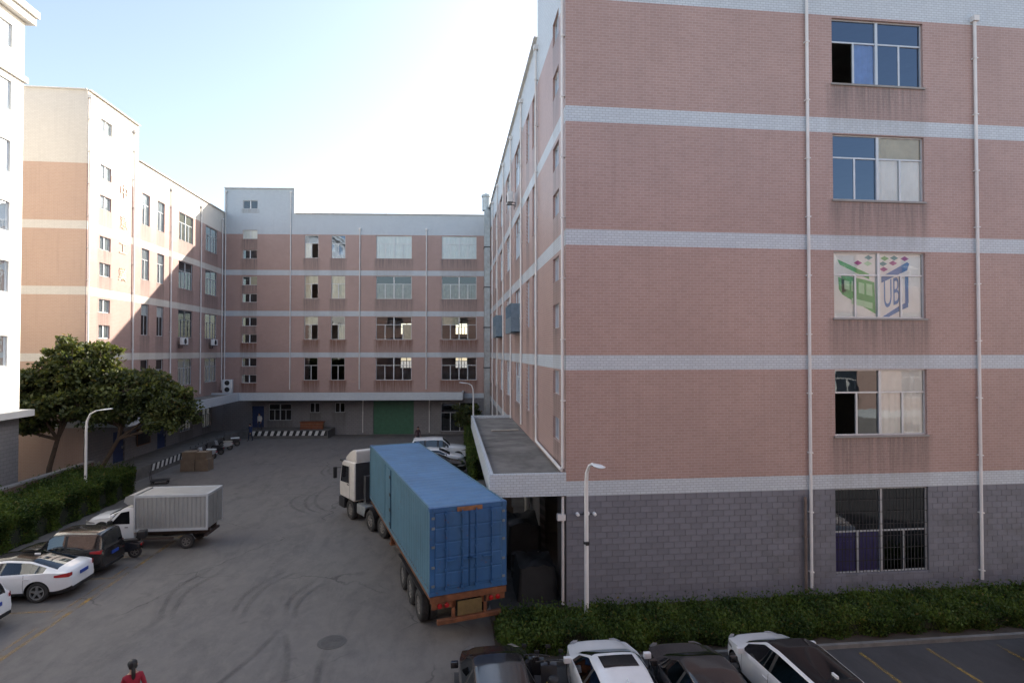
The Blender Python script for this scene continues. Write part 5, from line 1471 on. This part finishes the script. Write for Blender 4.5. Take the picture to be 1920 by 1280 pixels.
# ------------------------------------------------------------------ street lamps
def lamp(label, base, pts, head_dir, hl=.75, flat=True):
    t = root('street_lamp', label, 'street lamp', base, 0, 'white street lamps')
    b = MB(); n = len(pts); b.tube([(0, 0, 0)] + pts, [.075] + [.07 - .035 * i / n for i in range(n)], 12); b.build('pole', M['pipe'], t, 40)
    b = MB(); b.cbox(-.17, .17, -.17, .17, 0, .05, .015); b.build('base_plate', M['steel'], t)
    e = Vector(pts[-1]); d = Vector(head_dir).normalized(); s = d.cross(Vector((0, 0, 1))).normalized(); u = s.cross(d)
    b = MB(); prof = [(-.05, .05), (.1, .10), (.4, .15), (.65, .13), (.75, .03)]
    rings = []
    for (t_, w) in prof:
        c = e + d * t_ * hl / .75
        rings.append([c + s * w * math.cos(a) + u * (.055 if math.sin(a) > 0 else .03) * math.sin(a) * (w / .15) for a in [2 * math.pi * k / 14 for k in range(14)]])
    v = [p for r_ in rings for p in r_]
    f = [(i * 14 + k, i * 14 + (k + 1) % 14, (i + 1) * 14 + (k + 1) % 14, (i + 1) * 14 + k) for i in range(len(rings) - 1) for k in range(14)] + [tuple(range(14)), tuple(reversed(range(len(v) - 14, len(v))))]
    b.add(v, f); me = b.mesh('lamp_head', M['alu_white'], 50); fix_normals(me); ho = obj('lamp_head', me, t)
    b = MB(); c0, c1 = e + d * .12 - u * .035, e + d * .62 * hl / .75 - u * .035
    b.poly([c0 - s * .09, c1 - s * .1, c1 + s * .1, c0 + s * .09]); b.build('diffuser', M['lamp_dark'], ho)
    return t
M['lamp_dark'] = pm('lamp_glass', (0.06, 0.065, 0.075), 0.2)
o = lamp('white street lamp standing in the right hedge before the grey wall', (4.26, 17.6, 0), [(0, 0, 2.0), (0, 0, 4.5), (.01, -.03, 4.85), (.06, -.14, 5.1), (.12, -.34, 5.2)], (.22, -.97, .0), .7)
b = MB(); b.lathe([(.08, 0), (.1, .01), (.1, .07), (.08, .08)], (0, 0, 2.62), 'z', 12); b.box(-.05, .05, -.16, -.08, 2.62, 2.72); b.build('bracket', M['black'], o)
lamp('white street lamp with a curved arm rising from the left hedge', (-20.0, 33.6, 0), [(0, 0, 2.0), (0, 0, 4.4), (.05, -.02, 4.85), (.25, -.06, 5.25), (.6, -.12, 5.42)], (1, -.1, .12), .9)
lamp('distant street lamp with its arm to the left, before the back building', (1.85, 47.2, 0), [(0, 0, 2.5), (0, 0, 5.0), (-.02, 0, 5.5), (-.15, 0, 5.85), (-.4, 0, 6.0)], (-1, 0, .12), .8)

# floodlight on the grey wall
t = root('wall_floodlight', 'small white floodlight bracket on the grey wall by the corner pipe', 'floodlight', (4.5, 18.95, 3.2))
b = MB(); b.tube([(-.28, -.12, 0), (.34, -.12, 0)], .02, 8); b.tube([(0, .02, 0), (0, -.12, 0)], .03, 8); b.build('bracket', M['iron'], t, 40)
for x in (-.26, .05, .32):
    b = MB(); b.lathe([(0, -.30), (.085 if x == .05 else .055, -.28), (.06, -.14), (.02, -.12)], (x, 0, .02 if x != .05 else .06), 'y', 14); b.build('lamp_head', M['alu_white'], t, 40)
# cctv-like box on the corner pipe is left plain; signs of pipes stay with the building

# ------------------------------------------------------------------ air conditioners
def ac(label, loc, rz, w=.85, h=.6, d=.32, fans=1, stand=False):
    """outdoor unit; its fan faces local -y"""
    t = root('air_conditioner', label, 'air conditioner', loc, rz, 'outdoor air conditioning units')
    b = MB(); b.cbox(-w / 2, w / 2, -d / 2, d / 2, 0, h, .02); b.build('casing', M['alu_white'], t, 40)
    for k in range(fans):
        z = h * (k + .5) / fans; rr = min(.24, h / fans * .42); x = -w * .14 if fans == 1 else 0
        b = MB(); b.lathe([(rr, -d / 2 - .004), (0, -d / 2 - .004)], (x, 0, z), 'y', 20); f_ = b.build('fan_opening', M['black'], t)
        b = MB()
        for a in range(6):
            q = math.pi * a / 6; b.tube([(x - rr * math.cos(q), -d / 2 - .012, z - rr * math.sin(q)), (x + rr * math.cos(q), -d / 2 - .012, z + rr * math.sin(q))], .006, 5)
        for q in (.35, .7, 1.0): b.lathe([(rr * q - .006, -d / 2 - .02), (rr * q + .006, -d / 2 - .02), (rr * q + .006, -d / 2 - .012)], (x, 0, z), 'y', 20)
        b.build('grille', M['iron'], f_)
    b = MB()
    for s in (-.35, .35): b.box(s * w - .02, s * w + .02, -d / 2, d / 2 + .18, -.045, -.003); b.box(s * w - .02, s * w + .02, d / 2 + .12, d / 2 + .16, -.3 if not stand else -.045, -.046 if not stand else -.044)
    b.build('bracket', M['iron'], t)
    return t
ac('air conditioner under the left wing window, left of the two', (LX + .42, LY + 12.7, 9.25), R(90))
ac('air conditioner under the left wing window, right of the two', (LX + .42, LY + 19.0, 9.25), R(90))
ac('tall twin-fan air conditioner standing on the canopy in the corner', (-22.6, 60.4, 4.46), R(0), .95, 1.35, .36, 2, True)
ac('air conditioner high on the right building beside a top window', (RX - .42, RY + 14.6, 17.55), R(-90))
# plank left on the canopy roof
t = root('timber_plank', 'pale plank lying on the dark canopy roof', 'plank', (2.9, 30.4, 4.42), R(8))
b = MB(); b.cbox(-.75, .75, -.1, .1, 0, .05, .008); b.build('board', pm('pale_timber', (0.42, 0.38, 0.33), .8, var=.2), t)

# ------------------------------------------------------------------ cartons, crates, trolley
M['card'] = pm('brown_cardboard', (0.185, 0.14, 0.10), 0.85, var=0.15, dirt=(0.12, 0.085, 0.06))
M['tape'] = pm('packing_tape', (0.36, 0.30, 0.22), 0.3)
def carton(label, loc, rz, sx, sy, sz, group):
    t = root('carton', label, 'carton', loc, rz, group)
    b = MB(); b.cbox(-sx / 2, sx / 2, -sy / 2, sy / 2, 0.002, sz, .012); b.build('box', M['card'], t)
    b = MB(); b.box(-sx / 2 + .01, sx / 2 - .01, -.03, .03, sz + .0005, sz + .003); b.box(-sx / 2 - .003, -sx / 2 - .0005, -.03, .03, sz * .6, sz - .01); b.build('tape', M['tape'], t)
cg = 'cartons stacked before the left dock'
carton('large brown carton, bottom left of the stack before the left dock', (-18.95, 43.7, 0), .05, .95, .9, .85, cg)
carton('large brown carton, bottom right of the stack before the left dock', (-17.95, 43.75, 0), -.04, .9, .9, .85, cg)
carton('brown carton on top left of the stack before the left dock', (-18.9, 43.7, .853), .1, .9, .85, .55, cg)
carton('brown carton on top right of the stack before the left dock', (-18.0, 43.75, .853), -.1, .8, .8, .5, cg)
cg2 = 'cartons on the right loading dock'
carton('brown carton on the right loading dock, lower of the pair behind the container', (2.3, 26.2, .78), .1, 1.0, .9, .8, cg2)
carton('brown carton on the right loading dock, upper of the pair behind the container', (2.35, 26.25, 1.585), -.1, .9, .8, .6, cg2)
# white sheet over the scooters nearest the cartons
t = root('hand_trolley', 'low dark platform trolley standing in front of the left dock', 'trolley', (-19.0, 39.6, 0), R(20))
b = MB(); b.cbox(-.55, .55, -.35, .35, .2, .27, .02); b.build('platform', M['black'], t)
b = MB(); b.tube([(-.52, -.3, .25), (-.60, -.3, .85), (-.60, .3, .85), (-.52, .3, .25)], .02, 8); b.build('handle', M['iron'], t, 40)
for x in (-.42, .42):
    for y in (-.26, .26): wheel(t, x, y, .09, .05, 'rim_grey', 4, .5)
t = root('storage_crate', 'long orange-brown slatted crate on the back loading dock', 'crate', (*fB.p(9.6, 0, -1.3)[:2], .78), -th)
M['crate'] = pm('orange_brown_board', (0.20, 0.062, 0.025), .7, var=.2)
b = MB(); b.box(-1.1, 1.1, -.3, .3, .02, .68); b.build('core', M['card'], t)
for k in range(4):
    b = MB(); b.cbox(-1.15, 1.15, -.335, -.302, .03 + k * .18, .17 + k * .18, .008); b.build('slat', M['crate'], t)
for x in (-1.1, 0, 1.06):
    b = MB(); b.box(x, x + .06, -.36, -.336, .0, .78); b.build('batten', M['crate'], t)
b = MB(); b.cbox(-1.2, 1.2, -.38, .38, .70, .76, .012); b.build('top_board', M['crate'], t)
t = root('notice_board', 'dark notice board on the wall above the left dock', 'board', (LX + .04, LY + 7.0, 1.6))
b = MB(); b.box(0, .05, -.9, .9, 0, 1.2); b.build('panel', M['black'], t)
b = MB(); b.box(.051, .07, -.95, .95, -.05, .0); b.box(.051, .07, -.95, .95, 1.2, 1.25); b.box(.051, .07, -.95, -.9, 0, 1.2); b.box(.051, .07, .9, .95, 0, 1.2); b.build('frame', M['rust'], t)

# covered goods and drums added to darken the bay beside the container
M['tarp'] = pm('dark_tarpaulin', (0.022, 0.026, 0.03), 0.6, var=0.3, scale=2)
def tarp(label, x0, x1, y0, y1, h, seed):
    r = np.random.default_rng(seed); t = root('added_goods', label, 'goods', ((x0 + x1) / 2, (y0 + y1) / 2, 0), 0, 'covered goods added to darken the loading bay')
    n = 14; ph = r.uniform(0, 6, 6); v, f = [], []
    for i in range(n + 1):
        for j in range(n + 1):
            u, w = i / n, j / n; e = min(1, min(u, 1 - u, w, 1 - w) / .07) ** .5
            z = h * e * (1 + .08 * math.sin(7 * u + ph[0]) * math.cos(6 * w + ph[1])) + .03 * math.sin(19 * u + ph[2]) * math.sin(17 * w + ph[3])
            v.append((x0 + (x1 - x0) * u, y0 + (y1 - y0) * w, max(.012, z)))
    for i in range(n):
        for j in range(n): f.append((i * (n + 1) + j, (i + 1) * (n + 1) + j, (i + 1) * (n + 1) + j + 1, i * (n + 1) + j + 1))
    b = MB(); b.add(v, f); b.build('tarpaulin', M['tarp'], t, 60, W=True)
    b = MB(); b.box(x0 + .1, x1 - .1, y0 + .1, y1 - .1, .007, .13); b.build('pallet', M['card'], t, W=True)
tarp('added dark tarpaulin over goods, nearer pile between the container and the grey wall', 2.3, 3.75, 19.6, 21.3, 1.15, 3)
tarp('added dark tarpaulin over goods, farther and taller pile between the container and the grey wall', 2.25, 3.7, 22.6, 24.8, 1.7, 5)
for k, (x, y) in enumerate(((2.6, 21.9), (3.25, 22.0))):
    t = root('added_drum', ('left' if k == 0 else 'right') + ' added dark oil drum of the two between the covered piles', 'drum', (x, y, .006), 0, 'oil drums added to darken the loading bay')
    b = MB(); b.lathe([(.0, .0), (.285, .0), (.29, .02), (.28, .03), (.28, .28), (.295, .30), (.28, .32), (.28, .57), (.295, .59), (.28, .61), (.28, .86), (.29, .88), (.27, .88), (.265, .86), (0, .86)], (0, 0, 0), 'z', 22); b.build('barrel', M['iron'], t, 40)
    b = MB(); b.lathe([(.03, 0), (.03, .02), (0, .02)], (.15, 0, .861), 'z', 10); b.build('cap', M['steel'], t, 40)

# ------------------------------------------------------------------ people
def person(label, loc, rz, top_col, leg_col, hair_col=(.012, .010, .010), h=1.65, stride=.18, bend=.10, hair_long=True):
    """facing local +y; one continuous skinned body, hair as a child"""
    t = root('person', label, 'person', (*loc, .004), rz)
    k = h / 1.70
    V = {'pel': (0, 0, .93, .135), 'wst': (0, .0, 1.06, .125), 'chs': (0, .02, 1.25, .150), 'upc': (0, .025, 1.37, .125), 'nk': (0, .05, 1.47, .052), 'hd0': (0, .085, 1.55, .078), 'hd1': (0, .10, 1.62, .092), 'hd2': (0, .085, 1.68, .078)}
    E_ = [('pel', 'wst'), ('wst', 'chs'), ('chs', 'upc'), ('upc', 'nk'), ('nk', 'hd0'), ('hd0', 'hd1'), ('hd1', 'hd2')]
    for s, n in ((-1, 'l'), (1, 'r')):
        f = stride * s
        V.update({n + 'hip': (s * .09, 0, .88, .092), n + 'kn': (s * .10, f * .55 + .03, .49, .062), n + 'an': (s * .10, f - .03, .10, .042), n + 'to': (s * .11, f + .14, .045, .036),
                  n + 'sh': (s * .175, .02, 1.385, .062), n + 'el': (s * .245, -f * .35 - .02, 1.12, .048), n + 'wr': (s * .245, -f * .8 + .07, .88, .030), n + 'pa': (s * .245, -f * .8 + .10, .81, .032)})
        E_ += [('pel', n + 'hip'), (n + 'hip', n + 'kn'), (n + 'kn', n + 'an'), (n + 'an', n + 'to'), ('upc', n + 'sh'), (n + 'sh', n + 'el'), (n + 'el', n + 'wr'), (n + 'wr', n + 'pa')]
        px, py, pz = V[n + 'pa'][:3]
        for q, (dy, ln) in enumerate(((.022, .075), (.008, .085), (-.006, .08), (-.020, .065))):
            V[n + 'f%da' % q] = (px - s * .004, py + dy, pz - .045, .0095); V[n + 'f%db' % q] = (px - s * .012, py + dy + .006, pz - .045 - ln * .55, .009); V[n + 'f%dc' % q] = (px - s * .026, py + dy + .010, pz - .045 - ln, .0078)
            E_ += [(n + 'pa', n + 'f%da' % q), (n + 'f%da' % q, n + 'f%db' % q), (n + 'f%db' % q, n + 'f%dc' % q)]
        V[n + 'ta'] = (px - s * .012, py + .036, pz - .012, .0105); V[n + 'tb'] = (px - s * .02, py + .05, pz - .05, .009)
        E_ += [(n + 'pa', n + 'ta'), (n + 'ta', n + 'tb')]
    names = list(V); idx = {n: i for i, n in enumerate(names)}
    me = bpy.data.meshes.new('body')
    me.from_pydata([tuple(c * k for c in V[n][:3]) for n in names], [(idx[a], idx[c]) for a, c in E_], [])
    o = bpy.data.objects.new('body', me); COL.objects.link(o)
    o.modifiers.new('skin', 'SKIN'); ss = o.modifiers.new('sub', 'SUBSURF'); ss.levels = 2; ss.render_levels = 2
    for i, n in enumerate(names):
        sv = me.skin_vertices[0].data[i]; r_ = V[n][3] * k
        sv.radius = (r_ * (1.18 if n in ('pel', 'wst', 'chs', 'upc') else 1), r_ * (.82 if n in ('pel', 'wst', 'chs', 'upc') else 1)); sv.use_root = n == 'pel'
    bpy.context.view_layer.update()
    bm_ = bpy.data.meshes.new_from_object(o.evaluated_get(bpy.context.evaluated_depsgraph_get()))
    bpy.data.objects.remove(o)
    for v in bm_.vertices:                      # nose, and the head's bend forward
        if v.co.z > 1.45 * k: v.co.y += 0
    bm_.materials.clear()
    for m_ in (pm('skin', (0.42, 0.25, 0.17), .55), pm('jacket', top_col, .8, var=.12), pm('trousers', leg_col, .85), M['black']): bm_.materials.append(m_)
    mi = []
    for p in bm_.polygons:
        c = p.center / k
        m_ = 1
        if c.z > 1.455: m_ = 0
        elif c.z < .075: m_ = 3
        elif abs(c.x) > .19 and c.z < .87: m_ = 0
        elif c.z < .90 and abs(c.x) < .2: m_ = 2
        mi.append(m_)
    bm_.polygons.foreach_set('material_index', mi); bm_.polygons.foreach_set('use_smooth', [True] * len(mi))
    body = obj('body', bm_, t)
    # face and hair
    hc = Vector((0, .095, 1.625)) * k
    b = MB(); b.lathe([(.011, 0), (.017, .012), (.006, .05)], hc + Vector((0, .093, -.035)), 'z', 8); b.build('nose', bm_.materials[0], body, 60)
    b = MB(); b.cbox(hc.x - .025, hc.x + .025, hc.y + .078, hc.y + .09, hc.z - .066, hc.z - .056, .004); b.build('mouth', pm('lips', (.3, .1, .09), .5), body)
    for s in (-1, 1):
        b = MB(); b.lathe([(0, .095), (.011, .093), (.011, .085)], hc + Vector((s * .032, -.005, .005)), 'y', 10); b.build('eye', M['black'], body)
        b = MB(); b.lathe([(.012, 0), (.024, .006), (.022, .016), (0, .02)], hc + Vector((s * .085, -.005, -.005)), 'x', 10); b.build('ear', bm_.materials[0], body, 60)
    b = MB(); prof = []
    hm = pm('hair', hair_col, .55, var=.3, scale=30)
    n1, n2 = 12, 20; v, f = [], []
    for i in range(n1 + 1):
        ph = math.pi * .62 * i / n1
        for j in range(n2):
            a = 2 * math.pi * j / n2; back = max(0, -math.sin(a))
            rr = (.108 + .010 * math.sin(7 * a)) * math.sin(ph)
            zz = .112 * math.cos(ph) - (.05 * back if i > n1 * .6 else 0)
            fr_ = max(0, math.sin(a)) * (ph / (math.pi * .62)) * .9
            v.append(tuple(hc + Vector((rr * math.cos(a) * .95, rr * math.sin(a) * 1.08 - .014 - .05 * fr_, zz + .02 + .055 * fr_)) * k))
    for i in range(n1):
        for j in range(n2): f.append((i * n2 + j, (i + 1) * n2 + j, (i + 1) * n2 + (j + 1) % n2, i * n2 + (j + 1) % n2))
    b.add(v, f)
    if hair_long: b.tube([hc + Vector((0, -.10, -.02)), hc + Vector((0, -.14, -.10)), hc + Vector((0, -.145, -.22)), hc + Vector((0, -.13, -.32))], [.035, .045, .038, .012], 10)
    b.build('hair', hm, t, 60)
    return t
person('person in a red jacket with dark tied hair walking at the bottom edge', (-7.2, 13.88), R(35), (0.25, 0.010, 0.028), (0.03, 0.03, 0.04), h=1.58)
person('person in dark blue work clothes by the back dock', (-19.3, 57.3), R(150), (0.025, 0.045, 0.12), (0.02, 0.025, 0.05), hair_long=False)
person('person in a pale top standing on the back dock', (*fB.p(4.5, 0, -1.8)[:2],), R(170), (0.45, 0.44, 0.42), (0.05, 0.05, 0.06), hair_long=False).location.z = .784
person('person in dark clothes by the green shutter behind the container', (-3.05, 53.2), R(200), (0.06, 0.035, 0.045), (0.03, 0.03, 0.035), hair_long=False)
